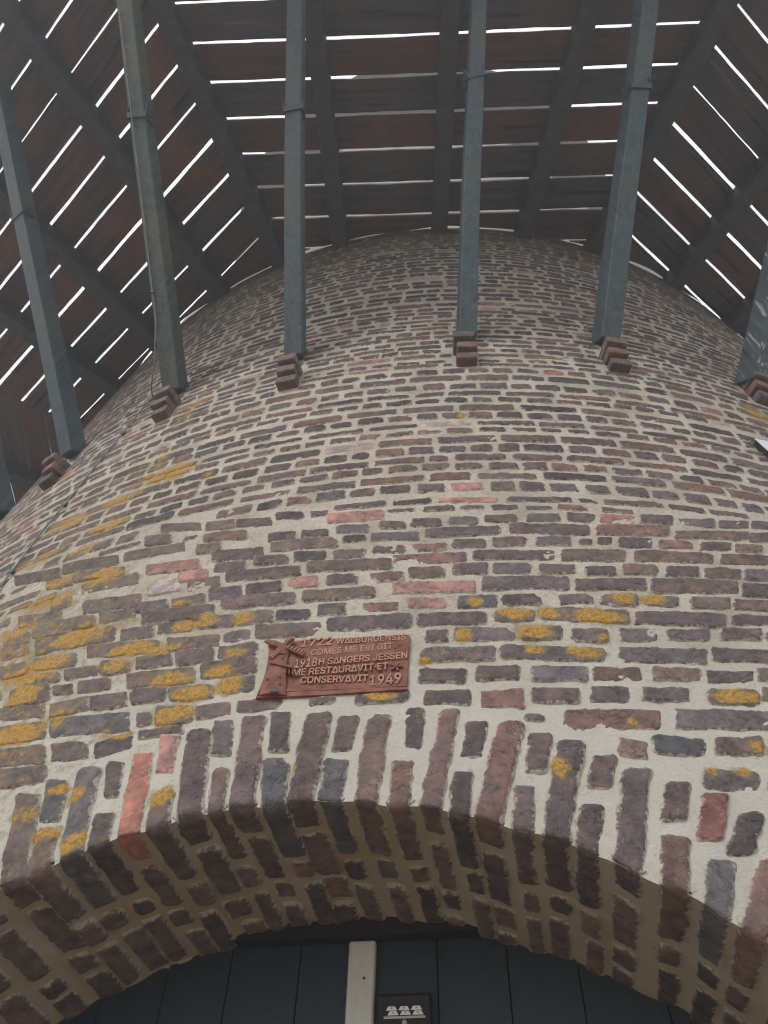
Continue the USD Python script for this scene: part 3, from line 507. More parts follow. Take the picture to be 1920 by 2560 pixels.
# ---- bricks. each is a small uneven slab whose ragged rim sinks into the mortar
TONES = {'n': [(.138, .103, .096), (.124, .091, .084), (.112, .087, .084), (.152, .110, .094), (.128, .104, .103)], 'd': [(.078, .066, .064), (.090, .073, .070)],
         'b': [(.108, .104, .112), (.118, .110, .115)], 'r': [(.185, .115, .098), (.168, .11, .093)], 'R': [(.17, .085, .072)], 'p': [(.34, .19, .165), (.30, .17, .145)],
         'S': [(.31, .145, .11)], 'w': [(.40, .33, .31)]}
def tone(t):
    c = np.array(TONES[t][rng.integers(len(TONES[t]))]); return c * rng.uniform(0.86, 1.14)
def smoothstep(x): x = np.clip(x, 0, 1); return x * x * (3 - 2 * x)
def brick_patch(surf, length, width, tint, res, proud=None, lich_f=None, seed=None, rag=0.0065):
    """surf(u, v, h) -> points for u, v in 0..1; length and width in metres; returns (verts, faces, tint, edge, lichen)"""
    proud = rng.uniform(0.001, 0.0055) if proud is None else proud
    nu, nv = max(4, int(round(length / res))) + 1, max(4, int(round(width / res))) + 1
    U, Vv = np.meshgrid(np.linspace(0, 1, nu), np.linspace(0, 1, nv))
    x, y = (U - .5) * length, (Vv - .5) * width
    o = rng.uniform(0, 500, 3); q = np.stack([x + o[0], y + o[1], 0 * x + o[2]], -1)
    bow = 0.10 * width * np.sin((U + o[0]) * 2.2) * rng.uniform(-1, 1)
    rr = min(rng.uniform(0.010, 0.026), width * 0.42)
    dx, dy = np.abs(x) - (length / 2 - rr), np.abs(y + bow * 0) - (width / 2 - rr)
    d = -(np.hypot(np.maximum(dx, 0), np.maximum(dy, 0)) + np.minimum(np.maximum(dx, dy), 0) - rr)
    d = d + rag * 2.0 * fb(q, 28, 3, 1) + rag * 0.6 * fb(q, 75, 2, 2)
    if rng.random() < 0.25:                                     # a chipped corner or end
        cx, cy = rng.choice([-1, 1]) * length / 2, rng.choice([-1, 1]) * width / 2
        d = np.minimum(d, np.hypot(x - cx, y - cy) - rng.uniform(0.008, 0.022))
    e = smoothstep(d / 0.010)
    h = -0.009 + (0.009 + proud) * e + e * (0.0055 * fb(q, 24, 4, 4) + 0.0045 * fb(q, 90, 2, 6) + (x / length) * rng.uniform(-.004, .004) + (y / width) * rng.uniform(-.003, .004))
    P = surf(U, Vv, h).reshape(-1, 3)
    i, j = np.meshgrid(np.arange(nv - 1), np.arange(nu - 1), indexing='ij'); k = (i * nu + j).ravel()
    F = np.vstack([np.c_[k, k + 1, k + nu + 1], np.c_[k, k + nu + 1, k + nu]])
    T = np.tile(np.asarray(tint, float), (len(P), 1)) * (1 + 0.22 * fb(q, 12, 3, 9).reshape(-1, 1))
    li = lich_f(U, Vv).ravel() if lich_f else np.zeros(len(P))
    return P, F, T, np.clip(d, -0.005, 0.04).ravel(), li
def quad_brick(c, tint, res, grow=0.0082, lf=1.0, **kw):
    """c: four corners (azimuth deg, z): bottom left, bottom right, top right, top left"""
    c = np.array(c, float); az, z = np.radians(c[:, 0]), c[:, 1]
    zm = z.mean(); r = float(rad(zm)); am = az.mean()
    p = np.c_[(az - am) * r, z - zm]
    ctr = p.mean(0)
    ex = (p[1] + p[2] - p[0] - p[3]) / 2; ey = (p[3] + p[2] - p[0] - p[1]) / 2
    Lx, Ly = np.linalg.norm(ex), np.linalg.norm(ey); ex /= Lx; ey /= Ly
    p = p + grow * (np.array([-1, 1, 1, -1])[:, None] * ex + np.array([-1, -1, 1, 1])[:, None] * ey)
    def st(U, V):
        a = (1 - U)[..., None] * (1 - V)[..., None]; b = U[..., None] * (1 - V)[..., None]; cc = U[..., None] * V[..., None]; d = (1 - U)[..., None] * V[..., None]
        q = a * p[0] + b * p[1] + cc * p[2] + d * p[3]; return am + q[..., 0] / r, zm + q[..., 1]
    return brick_patch(lambda U, V, h: wall(*st(U, V), h), Lx + 2 * grow, Ly + 2 * grow, tint, res, lich_f=lambda U, V: lichen(*st(U, V)) * lf, **kw)

near, far = [], []                                # (distance, patch) of bricks to keep single, and the rest
def camdist(P): return float(np.linalg.norm(P.mean(0) - CAM))

# occupancy of the wall in 1 cm cells, so that courses fill only what is free
OA0, OZ0, OC = -62.0, 1.5, 0.008
occ = np.zeros((int((DECK + 0.2 - OZ0) / OC), int(math.radians(112) * 4.4 / OC)), bool)
def cell(az, z): return int((math.radians(az - OA0)) * 4.4 / OC), int((z - OZ0) / OC)
def mark(c, pad):
    c = np.array(c); pz = pad; pa = math.degrees(pad / 4.4)
    poly = shapely.Polygon([cell(a, z) for a, z in c]).buffer(pad / OC, join_style='mitre')
    x0, y0, x1, y1 = map(int, poly.bounds)
    x0, y0 = max(x0, 0), max(y0, 0); x1, y1 = min(x1 + 2, occ.shape[1]), min(y1 + 2, occ.shape[0])
    if x1 <= x0 or y1 <= y0: return
    X, Y = np.meshgrid(np.arange(x0, x1), np.arange(y0, y1)); occ[y0:y1, x0:x1] |= shapely.contains_xy(poly, X + .5, Y + .5)

def parse(t): return [(l.split(',')[0], l.split(',')[1:]) for l in t.strip().splitlines()]
for tn, a in parse(TRACED):
    c = np.array(list(map(float, a))).reshape(4, 2)
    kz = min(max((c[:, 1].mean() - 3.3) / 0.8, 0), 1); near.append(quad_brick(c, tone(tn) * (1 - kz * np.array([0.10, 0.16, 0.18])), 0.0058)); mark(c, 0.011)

# arch ring: the lower brick of every voussoir turns the arris and runs on into the soffit
th_used = []
def soffit_pt(th, depth, h):
    X, Z = arch_edge(th); y = np.sqrt(rad(Z) ** 2 - X ** 2) - depth
    return door_pt(X - np.sin(th) * h, y, Z - SAG * np.clip(depth / 0.62, 0, 1) - np.cos(th) * h)
def voussoir(c, D, tint, res):
    c = np.array(c, float); az, z = np.radians(c[:, 0]), c[:, 1]
    X = np.sin(az - AR0) * rad(z)
    t1, t2 = [math.atan2(X[i] - AX, z[i] - AZC) for i in (0, 1)]
    g = 0.010 / ARR; t1 -= g; t2 += g
    th_used.append((t1, t2, D))
    r = float(rad(z.mean())); Lf = np.hypot((az[3] + az[2] - az[0] - az[1]) / 2 * r, (z[3] + z[2] - z[0] - z[1]) / 2) + 0.006
    W = (t2 - t1) * ARR; tot = Lf + D; ga = 0.0095 / r
    e1, e2 = arch_edge(t1), arch_edge(t2); a1, a2 = az_of(*e1), az_of(*e2)
    def surf(U, V, h):
        t = V * tot - Lf                                       # <0 on the face, >0 inside
        w = np.clip(-t / Lf, 0, 1)
        A = (1 - U) * ((1 - w) * a1 + w * (az[3] - ga)) + U * ((1 - w) * a2 + w * (az[2] + ga))
        Zf = (1 - U) * ((1 - w) * e1[1] + w * (z[3] + .006)) + U * ((1 - w) * e2[1] + w * (z[2] + .006))
        face = wall(A, Zf, h); so = soffit_pt(t1 + U * (t2 - t1), np.maximum(t, 0), h)
        face = face - 0.0 * so
        P = np.where((t < 0)[..., None], face, so)
        # soften the arris: push points close to it inwards
        k = np.clip(1 - np.abs(t) / 0.012, 0, 1)[..., None] * 0.006
        out = wall(A, Zf, 1.0) - wall(A, Zf, 0.0); thm = t1 + U * (t2 - t1)
        dn = door_pt(-np.sin(thm), 0 * thm, -np.cos(thm))
        return P - k * np.where((t < 0)[..., None], dn * 0 + out * 0.6, dn * 0.9)
    def lf(U, V):
        t = V * tot - Lf; w = np.clip(-t / Lf, 0, 1)
        A = (1 - U) * ((1 - w) * az[0] + w * az[3]) + U * ((1 - w) * az[1] + w * az[2]); Zf = (1 - w) * z[0] + w * z[3]
        return np.where(t < 0, lichen(A, Zf), 0)
    return brick_patch(surf, W, tot, tint, res, lich_f=lf, proud=rng.uniform(.003, .008))
vq = []
for tn, a in parse(VOUS):
    kind, c = a[0], np.array(list(map(float, a[1:]))).reshape(4, 2); vq.append((tn, kind, c))
# beyond the traced ones the ring goes on down to the springing
lo = min(c[0, 0] for t, k, c in vq if k != 'u'); 
def arch_az(th): X, Z = arch_edge(th); return math.degrees(az_of(X, Z)), float(Z)
def extra(th, w, kind):
    (a1, z1), (a2, z2) = arch_az(th - w / 2 / ARR), arch_az(th + w / 2 / ARR)
    d = 0.225 if kind == 'l' else 0.105; up = lambda th_: (math.degrees(az_of(AX + (ARR + d) * math.sin(th_), AZC + (ARR + d) * math.cos(th_))), AZC + (ARR + d) * math.cos(th_))
    return np.array([(a1, z1), (a2, z2), up(th + w / 2 / ARR), up(th - w / 2 / ARR)])
def th_of(c): X = math.sin(math.radians(c[0]) - AR0) * rad(c[1]); return math.atan2(X - AX, c[1] - AZC)
tl = min(th_of(c[0]) for t, k, c in vq if k != 'u'); tr = max(th_of(c[1]) for t, k, c in vq if k != 'u')
for sgn, st in ((-1, tl), (1, tr)):
    k = 0; th = st + sgn * 0.065 / ARR
    while abs(th) < TH - 0.02:
        kind = 'lh'[(k + (sgn > 0)) % 2]; vq.append((random.choice('nnnrd'), kind, extra(th, 0.062, kind)))
        if kind == 'h':
            c = extra(th, 0.062, 'l'); lowr = extra(th, 0.062, 'h'); c[0], c[1] = lowr[3] + (0, .016), lowr[2] + (0, .016); vq.append((random.choice('nnd'), 'u', c))
        th += sgn * 0.085 / ARR; k += 1
alt = 0
for tn, kind, c in vq:
    mark(c, 0.012)
    if kind == 'u': near.append(quad_brick(c, tone(tn), 0.0058))
    else:
        D = (0.10 if kind == 'l' else 0.215) + rng.uniform(-.012, .012)
        if rng.random() < 0.25: D = 0.32 - D
        near.append(voussoir(c, D, tone(tn), 0.0062))
# the rest of the soffit, brick behind brick, each stripe in line with its voussoir
soff = []
for t1, t2, D in sorted(th_used):
    d = D + 0.018; long = D < 0.16
    tm, hw = (t1 + t2) / 2, (t2 - t1) / 2 * rng.uniform(0.86, 1.0)
    full = float(np.sqrt(rad(arch_edge(tm)[1]) ** 2 - arch_edge(tm)[0] ** 2)) - DY + 0.05
    while d < full:
        ln = (0.205 if long else 0.095) + rng.uniform(-.02, .02); d1 = min(d + ln, full)
        j = rng.uniform(-.006, .006) * (1 if d > .2 else .3)
        a, b = tm - hw + j, tm + hw + j
        def surf(U, V, h, a=a, b=b, d=d, d1=d1): return soffit_pt(a + U * (b - a), d + V * (d1 - d), h)
        if d1 - d > 0.05: soff.append(brick_patch(surf, (b - a) * ARR, d1 - d, tone(random.choice('nndrn')) * 1.1, 0.007, rag=0.006, proud=rng.uniform(.003, .009)))
        d = d1 + rng.uniform(.010, .026); long = not long

# keep the courses clear of the plaque, the opening and the corbels
PQ = [(-6.6, 3.022), (-0.95, 2.995), (-1.0, 2.755), (-6.5, 2.765)]
mark(PQ, 0.004)
X_, Z_ = arch_edge(np.linspace(-TH, TH, 60)); X2, Z2 = AX + (X_ - AX) * 1.17, AZC + (Z_ - AZC) * 1.17
mark([(math.degrees(az_of(x, z)), z) for x, z in zip(X2, Z2)] + [(20, 1.4), (-28, 1.4)], 0.0)
CORBEL = [(-29.8, 4.80), (-19.87, 4.95), (-9.67, 4.84), (2.51, 4.873), (12.77, 4.917), (23.85, 4.955), (-40.2, 4.86), (34.5, 4.95)]
for a, z in CORBEL:
    w = math.degrees(0.06 / 4.3); mark([(a - w, z), (a + w, z), (a + w, z + .25), (a - w, z + .25)], 0.0)
COURSE = [float(x) for x in '''7.208 7.125 7.056 6.991 6.922 6.832 6.750 6.671 6.599 6.511 6.421 6.326 6.238 6.138 6.044 5.966 5.858 5.766 5.700 5.631 5.564 5.496 5.439 5.365 5.292 5.228 5.158 5.094 5.021 4.954 4.899 4.826 4.741 4.640 4.556 4.494 4.404 4.330 4.252 4.194 4.112 4.034 3.959 3.892 3.823 3.743 3.665 3.613 3.526 3.465 3.393 3.326 3.261 3.177 3.104 3.033 2.968 2.892 2.813 2.745'''.split()]
zs = [7.79, 7.715, 7.645, 7.57, 7.495, 7.42, 7.35, 7.28] + COURSE
z = COURSE[-1]
while z > 1.75: z -= 0.0735; zs.append(z)
zs = sorted(zs, reverse=True)
def pick(z):
    r = rng.random()
    t = 'n' if r < .60 else 'd' if r < .75 else 'b' if r < .78 else 'r' if r < .955 else 'p' if r < .985 else 'w'
    return t
for ci, zc in enumerate(zs):
    up = zs[ci - 1] - zc if ci else .073; dn = zc - zs[ci + 1] if ci + 1 < len(zs) else .073
    pitch = min(up, dn, 0.078); stretcher = ci % 2 == 0
    a = -60.0 + rng.uniform(0, 2); wav = rng.uniform(0, 6)
    while a < 48:
        r = float(rad(zc)); ln = (rng.uniform(.195, .25) if stretcher else rng.uniform(.085, .118))
        if rng.random() < .10: ln = rng.uniform(.06, .16)
        jn = rng.uniform(.014, .026); wd = math.degrees(ln / r); th_ = pitch - rng.uniform(.015, .0235)
        zz = zc + .006 * math.sin(math.radians(a) * 9 + wav)
        ca, cz = cell(a, zz); cb, _ = cell(a + wd, zz); hc = int(th_ / 2 / OC)
        blk = occ[max(cz - hc, 0):cz + hc + 1, max(ca, 0):max(cb, 1)].any(0)
        if len(blk) == 0: a += wd; continue
        if blk.any():
            free = np.flatnonzero(~blk)
            if len(free) and free[0] == 0: n = np.argmax(blk)
            else: n = 0
            if n * OC < 0.05:
                a += math.degrees(max((np.argmin(blk) if not blk.all() else len(blk)), 2) * OC / 4.4); continue
            wd = math.degrees(n * OC / 4.4) - math.degrees(.004 / 4.4)
        t = rng.uniform(-.004, .004, 4)
        c = [(a, zz - th_ / 2 + t[0]), (a + wd, zz - th_ / 2 + t[1]), (a + wd, zz + th_ / 2 + t[2]), (a, zz + th_ / 2 + t[3])]
        tn = pick(zc); col = tone(tn)
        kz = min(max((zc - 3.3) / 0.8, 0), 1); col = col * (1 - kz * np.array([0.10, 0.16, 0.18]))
        res = 0.0066 if zc < 3.9 else 0.0095 if zc < 5.2 else 0.0125
        if not -46 < a < 40: res = 0.02
        far.append(quad_brick(c, col, res, lf=1.0, grow=0.0075))
        a += wd + math.degrees(jn / r)

allb = near + soff + far
# the 300 that show largest stay single bricks
allb.sort(key=lambda p: camdist(p[0]) / (1 + 4 * np.ptp(p[0][:, 0])))
single, rest = allb[:300], allb[300:]
for P, F, T, E, Li in single:
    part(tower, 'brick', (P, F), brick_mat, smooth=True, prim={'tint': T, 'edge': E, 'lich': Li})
def merge(bl):
    n = np.cumsum([0] + [len(b[0]) for b in bl]); return (np.vstack([b[0] for b in bl]), np.vstack([b[1] + o for b, o in zip(bl, n)])), {'tint': np.vstack([b[2] for b in bl]), 'edge': np.concatenate([b[3] for b in bl]), 'lich': np.concatenate([b[4] for b in bl])}
m_, p_ = merge(rest)
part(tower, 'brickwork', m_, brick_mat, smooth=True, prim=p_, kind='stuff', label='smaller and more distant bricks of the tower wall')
print('bricks', len(allb), 'tris', sum(len(b[1]) for b in allb))

# ---- corbels: three stepped bricks under every strut
def rough_box(size, seed, amp=0.004, res=0.016):
    b = trimesh.creation.box(size); b = b.subdivide_to_size(res); v = np.asarray(b.vertices)
    s = np.array(size) / 2; r = 0.007
    inner = np.clip(v, -(s - r), s - r); d = v - inner; nd = np.linalg.norm(d, axis=1, keepdims=True)
    v = inner + np.where(nd > 1e-9, d / np.maximum(nd, 1e-9) * r, 0)
    n = np.sign(v) * (np.abs(v) > s - r - 1e-6)
    v = v + n * (amp * 2 * fb(v + seed, 24, 3, 2))[:, None]
    return trimesh.Trimesh(v, b.faces, process=False)
def place(m, o, ex, ey, ez):
    v = np.asarray(m.vertices) @ np.array([ex, ey, ez]) + o; return trimesh.Trimesh(v, m.faces, process=False)
CTONE = ['nrn', 'rnn', 'rnr', 'rrn', 'nrr', 'nrn', 'rnr', 'rnn']
for k, (a, zb) in enumerate(CORBEL):
    az = math.radians(a); cor = UsdGeom.Xform.Define(stage, numbered('/World/windmill_tower', 'corbel')).GetPrim()
    ex = np.array([math.cos(az), math.sin(az), 0]); ey = np.array([math.sin(az), -math.cos(az), 0])
    for j in range(3):
        out = 0.048 + 0.022 * j; m = rough_box((0.104 + .006 * rng.uniform(-1, 1), 0.24, 0.058), k * 7 + j)
        o = ey * (float(rad(zb)) + out - 0.12) + np.array([0, 0, zb + 0.036 + j * 0.073]) + ex * rng.uniform(-.008, .008)
        g = place(m, o, ex, ey, np.array([0, 0, 1.0])); n = len(g.vertices); col = tone(CTONE[k][j])
        part(cor, 'brick', g, brick_mat, smooth=50, prim=None)
        # smoothing splits vertices: give the prims their attributes as constants
        pr = stage.GetPrimAtPath(f'{cor.GetPath()}/' + ('brick' if j == 0 else f'brick_{j:03d}')); nv = len(UsdGeom.Mesh(pr).GetPointsAttr().Get())
        api = UsdGeom.PrimvarsAPI(pr)
        api.CreatePrimvar('tint', Sdf.ValueTypeNames.Color3fArray, 'vertex').Set(Vt.Vec3fArray.FromNumpy(np.tile(col, (nv, 1)).astype(np.float32)))
        api.CreatePrimvar('edge', Sdf.ValueTypeNames.FloatArray, 'vertex').Set(Vt.FloatArray.FromNumpy(np.full(nv, 0.04, np.float32)))
        api.CreatePrimvar('lich', Sdf.ValueTypeNames.FloatArray, 'vertex').Set(Vt.FloatArray.FromNumpy(np.full(nv, 0.25 if k == 1 and j == 2 else 0.0, np.float32)))

# ---- door in the arch: boards, head beam, cover strip
th = np.linspace(-TH, TH, 80); ex_, ez_ = arch_edge(th)
opening = shapely.Polygon(np.vstack([[(ex_[0], 0)], np.c_[ex_, ez_], [(ex_[-1], 0)]])).buffer(0.02)
def slab(poly, y0, y1, bev=0.0):
    """a flat shape in the door plane (X, Z), from y0 to y1 metres out from the axis"""
    out = []
    for g in getattr(poly, 'geoms', [poly]):
        if g.is_empty or g.area < 1e-5: continue
        m = trimesh.creation.extrude_polygon(g, y1 - y0, engine='earcut'); v = np.asarray(m.vertices)
        out.append(trimesh.Trimesh(door_pt(v[:, 0], y0 + v[:, 2], v[:, 1]), m.faces[:, ::-1], process=False))
    return trimesh.util.concatenate(out) if out else None
HEAD = 2.388
leaf = {}
for side in (-1, 1):
    lf_ = UsdGeom.Xform.Define(stage, numbered('/World/windmill_tower', 'door_leaf')).GetPrim()
    x = 0.165 + side * 0.003
    for b in range(8):
        w = 0.178 + 0.012 * math.sin(b * 2.3 + side); x2 = x + side * w
        bx0, bx1 = min(x, x2) + .002, max(x, x2) - .002
        if bx1 < AX - HALF or bx0 > AX + HALF: break
        m = slab(sg.box(bx0, 0.03, bx1, HEAD + 0.02).intersection(opening), DY - 0.035, DY + 0.001 * (b % 3))
        if m is not None: part(lf_, 'door_plank', m, door_mat, smooth=False)
        x = x2
part(tower, 'door_head_beam', slab(sg.box(-0.62, HEAD, 0.87, 2.6).intersection(opening), DY - 0.04, DY + 0.045), frame_mat, smooth=False)
def cham_box(x0, x1, y0, y1, z0, z1, r=0.003):
    hull = [[x, y, z] for sx in (0, 1) for sy in (0, 1) for sz in (0, 1) for k in range(3) for x, y, z in [[(x0, x1)[sx] + (1, -1)[sx] * (0 if k == 0 else r), (y0, y1)[sy] + (1, -1)[sy] * (0 if k == 1 else r), (z0, z1)[sz] + (1, -1)[sz] * (0 if k == 2 else r)]]]
    return trimesh.convex.convex_hull(np.array(hull))
def in_door(m): v = np.asarray(m.vertices); return trimesh.Trimesh(door_pt(v[:, 0], v[:, 1], v[:, 2]), m.faces[:, ::-1], process=False)
stp = UsdGeom.Xform.Define(stage, numbered('/World/windmill_tower', 'door_cover_strip')).GetPrim()
part(stp, 'strip_board', in_door(cham_box(0.129, 0.199, DY + .002, DY + 0.026, 0.05, 2.384, .004)), strip_mat, smooth=False)
sc_ = trimesh.creation.icosphere(2, 0.0035); sc_.apply_scale([1, .6, 1]); sc_.apply_translation([0.1725, DY + 0.0262, 2.296])
part(stp, 'screw', in_door(sc_), iron, smooth=True)

# ------------------------------------------------------------------ gallery: planks on radiating joists
gallery = thing('mill_gallery', 'timber gallery overhead, brown planks with bright gaps laid on dark radiating joists', 'gallery')
PHI = 2.3474
OFF = {0: 4.092, -1: 4.012, 1: 3.974, -2: 4.30}
ROUT = 6.62
inner = sg.Polygon([((RT + .013 + .008 * math.sin(a * 17) + .006 * math.sin(a * 41)) * math.sin(a), -(RT + .013 + .008 * math.sin(a * 17) + .006 * math.sin(a * 41)) * math.cos(a)) for a in np.linspace(0, 2 * math.pi, 500)[:-1]])
rr_ = np.random.default_rng(21)
for s in range(-4, 5):
    t = math.radians(PHI + 40 * s); u = np.array([math.sin(t), -math.cos(t)]); v = np.array([math.cos(t), math.sin(t)])
    tn = math.tan(math.radians(20)); j0 = -5
    gaps = [OFF.get(s, 4.05) + 0.2496 * j for j in range(-5, 12)]
    for a, b in zip(gaps[:-1], gaps[1:]):
        if b > ROUT + 0.1: break
        if b < RT * math.cos(math.radians(20)) - .02: continue
        ga, gb = [rr_.uniform(.0060, .0140) for _ in range(2)]
        n0, n1 = a + ga, b - gb
        w0, w1 = n0 * tn - .002, n1 * tn - .002
        sk = rr_.uniform(-.002, .002)
        q0 = np.linspace(-w0, w0, max(8, int(w0 / .035))); q1 = np.linspace(w1, -w1, max(8, int(w1 / .035))); ph = rr_.uniform(0, 99)
        ed = lambda q_, o_: .010 * fb(np.c_[q_, 0 * q_ + ph + o_, 0 * q_], 2.2, 3, 1) + .006 * fb(np.c_[q_, 0 * q_ + ph + o_, 0 * q_], 16, 3, 2)
        loc = list(zip(q0, n0 + ed(q0, 0) + sk)) + list(zip(q1, n1 + ed(q1, 7) - sk))
        poly = sg.Polygon([x * v + y * u for x, y in loc]).difference(inner)
        for g in getattr(poly, 'geoms', [poly]):
            if g.is_empty or g.area < .004: continue
            # near the round wall the planks are cut unevenly
            th_p = 0.040; m = trimesh.creation.extrude_polygon(g.simplify(.0006), th_p, engine='earcut')
            m.apply_translation([0, 0, DECK + rr_.uniform(-.002, .002)])
            mv_ = np.asarray(m.vertices); part(gallery, 'plank', m, plank_mats[rr_.integers(3)], smooth=False, prim={'grain': np.c_[mv_[:, :2] @ v * .9 + ph, mv_[:, :2] @ u * 14, mv_[:, 2] * 14 + ph]})
# joists: two points each (radius, azimuth) at their underside
JO = [((4.39, -37.66), (4.88, -37.26)), ((4.11, -47.96), (4.35, -47.7)), ((4.4, -26.4), (5.85, -26.3)), ((4.74, -17.37), (5.53, -17.13)), ((4.0, -9.88), (5.19, -7.66)),
      ((4.01, 1.92), (5.55, 2.70)), ((4.02, 11.81), (5.15, 12.42)), ((4.06, 20.56), (5.52, 21.43)), ((4.1, 31.7), (5.3, 31.9)), ((4.1, 41.8), (5.3, 42.2))]
JO += [((4.1, a), (5.3, a)) for a in range(52, 302, 10)]
def polar(r, a): a = math.radians(a); return np.array([r * math.sin(a), -r * math.cos(a), 0])
for p, q in JO:
    p, q = polar(*p), polar(*q); d = q - p; d /= np.linalg.norm(d); w = np.cross([0, 0, 1], d)
    # run from inside the wall to the gallery's rim
    def reach(R):
        bb = p @ d; return -bb + math.sqrt(bb * bb - p @ p + R * R)
    a, b = p + d * reach(3.75), p + d * reach(6.75)
    Lj = np.linalg.norm(b - a); hw, hz = 0.064, 0.088
    m = cham_box(-hw, hw, 0, Lj, -hz, hz - .003, .006)
    o = a + np.array([0, 0, DECK - hz])
    part(gallery, 'joist', place(m, o, w * -1, d, np.array([0, 0, 1.0])), joist_mat, smooth=False)

# ------------------------------------------------------------------ struts from the corbels out to the joists
STRUT = [  # base, a point further up, label, material
    ((-2.145, -3.725, 5.11), (-2.636, -4.549, 6.44), 'grey timber strut second from the far left, standing out against the planks', timber, 6.70),
    ((-1.48, -4.014, 5.27), (-1.837, -5.736, 7.25), 'mossy grey strut with a thin cable running up its outer face', timber_mossy, 6.80),
    ((-0.732, -4.225, 5.20), (-0.749, -5.652, 7.25), 'grey timber strut above the inscribed plaque, on a red brick corbel', timber, 6.55),
    ((0.213, -4.281, 5.205), (0.417, -5.562, 7.25), 'grey strut just right of the middle with a strongly tilted iron strap', timber, 6.55),
    ((0.975, -4.17, 5.25), (1.493, -5.478, 7.25), 'broad grey-green strut leaning right, between the middle strut and the picture edge', timber, 6.60),
    ((1.745, -3.945, 5.10), (2.44, -4.98, 6.68), 'strut with flaking white paint at the right edge of the picture', timber_flaked, 6.6),
    ((-2.80, -3.26, 5.16), (-3.70, -4.30, 7.05), 'dark strut at the lower left edge, lowest of all in the picture', timber, 6.6)]
SW, SD = 0.100, 0.125
SWID = [0.100, 0.108, 0.100, 0.096, 0.112, 0.115, 0.11]
def frame_of(a, b):
    a, b = np.array(a, float), np.array(b, float); d = (b - a) / np.linalg.norm(b - a)
    w = np.cross(d, [0, 0, 1.0]); w /= np.linalg.norm(w); o = np.cross(w, d)      # o: outward, facing the viewer and down
    if o @ np.array([a[0], a[1], -1.0]) < 0: o, w = -o, -w
    return a, d, w, o
struts = []
for k, (a, b, lab, mt, ztop) in enumerate(STRUT):
    A, d, w, o = frame_of(a, b); Ls = (DECK - 0.17 - A[2]) / d[2]; hw = SWID[k] / 2
    t = thing('gallery_strut', lab, 'strut', A, group='struts under the gallery')
    # outer face sits on the line a-b; the foot is cut level and sunk a little behind the corbel
    m = cham_box(-hw, hw, 0, Ls, -SD, 0.0, .006)
    v = np.asarray(m.vertices).copy(); foot = v[:, 1] < .01
    m = trimesh.Trimesh(v, m.faces, process=False).subdivide_to_size(0.12)
    v = np.asarray(m.vertices); v[:, 0] += .004 * np.sin(v[:, 1] * 2.1 + k); v[:, 2] += .004 * np.sin(v[:, 1] * 1.3 + 2 * k)
    # sink the inner foot into the wall behind
    sink = np.clip(1 - v[:, 1] / .12, 0, 1); 
    P = v[:, :1] * w + v[:, 1:2] * d + v[:, 2:3] * o + A
    P[:, 2] -= sink * 0.0
    part(t, 'timber', trimesh.Trimesh(P, m.faces, process=False), mt, smooth=20, loc=A)
    struts.append((t, A, d, w, o, hw))
STRAP_Z = [6.62, 6.62, 6.55, 6.72, 6.68, None, None]; TILT = [0.05, -0.25, 0.12, 0.42, 0.38, 0, 0]
for k, (t, A, d, w, o, hw) in enumerate(struts):
    if STRAP_Z[k] is None: continue
    s0 = (STRAP_Z[k] - A[2]) / d[2]; ti = TILT[k]; dd = d - math.tan(ti) * w; dd /= np.linalg.norm(dd); ww = w + math.tan(ti) * d * -1 * -1
    ww = np.cross(o, dd); ww /= np.linalg.norm(ww); ww = ww if ww @ w > 0 else -ww
    c = A + d * s0; wide = (hw + .003) / max(ww @ w, .3)
    def bar(x0, x1, y0, y1, z0, z1): return place(cham_box(x0, x1, y0, y1, z0, z1, .0015), c, ww, dd, o)
    st = UsdGeom.Xform.Define(stage, numbered(t.GetPath().pathString, 'iron_strap')).GetPrim()
    part(st, 'band', bar(-wide - .006, wide + .006, -.019, .019, .003, .009), iron, smooth=False, loc=A)
    for sx in (-1, 1):
        x0, x1 = (wide, wide + .007) if sx > 0 else (-wide - .007, -wide)
        part(st, 'side_plate', bar(x0, x1, -.019, .060, -.09, .0085), iron, smooth=False, loc=A)
        for yy, zz in ((.0, -.022), (.045, -.055)):
            b = trimesh.creation.cylinder(.008, .018, sections=6); b.apply_transform(trimesh.transformations.rotation_matrix(math.pi / 2, [0, 1, 0])); b.apply_translation([sx * (wide + .014), yy, zz])
            part(st, 'bolt', place(b, c, ww, dd, o), iron, smooth=False, loc=A)

# ------------------------------------------------------------------ the inscribed plaque above the door
PO = np.array([-0.26905811577406974, -4.462973562609267, 2.8838597652626894])
PV = np.array([math.cos(math.radians(-3.45)), math.sin(math.radians(-3.45)), 0]); PW = np.array([0.006012768, 0.0997361673, 0.9949957505]); PN = np.cross(PV, PW); PO = PO - 0.008 * PN
plaque = thing('inscribed_plaque', 'red terracotta plaque with raised lettering and a relief mill above the arch', 'plaque', PO)
def on_plaque(m, z=0.0):
    v = np.asarray(m.vertices); return trimesh.Trimesh(PO + v[:, :1] * PV + v[:, 1:2] * PW + (v[:, 2:3] + z) * PN, m.faces, process=False)
def pp(name, m, mat=terracotta, smooth=25, z=0.0, parent=None): return part(parent or plaque, name, on_plaque(m, z), mat, smooth=smooth, loc=PO)
def poly3(pts, h, z0=0.0):
    m = trimesh.creation.extrude_polygon(sg.Polygon(pts), h, engine='earcut'); m.apply_translation([0, 0, z0]); return m
outline = [(-.2185, -.112), (-.05, -.118), (.177, -.117), (.1815, .0855), (-.06, .094), (-.1485, .098), (-.168, .083), (-.205, .108), (-.226, .105), (-.213, .06), (-.209, .0), (-.2135, -.055)]
sl = poly3(outline, 0.05, -0.042).subdivide_to_size(0.011); sv = np.asarray(sl.vertices); top = sv[:, 2] > 0.0079
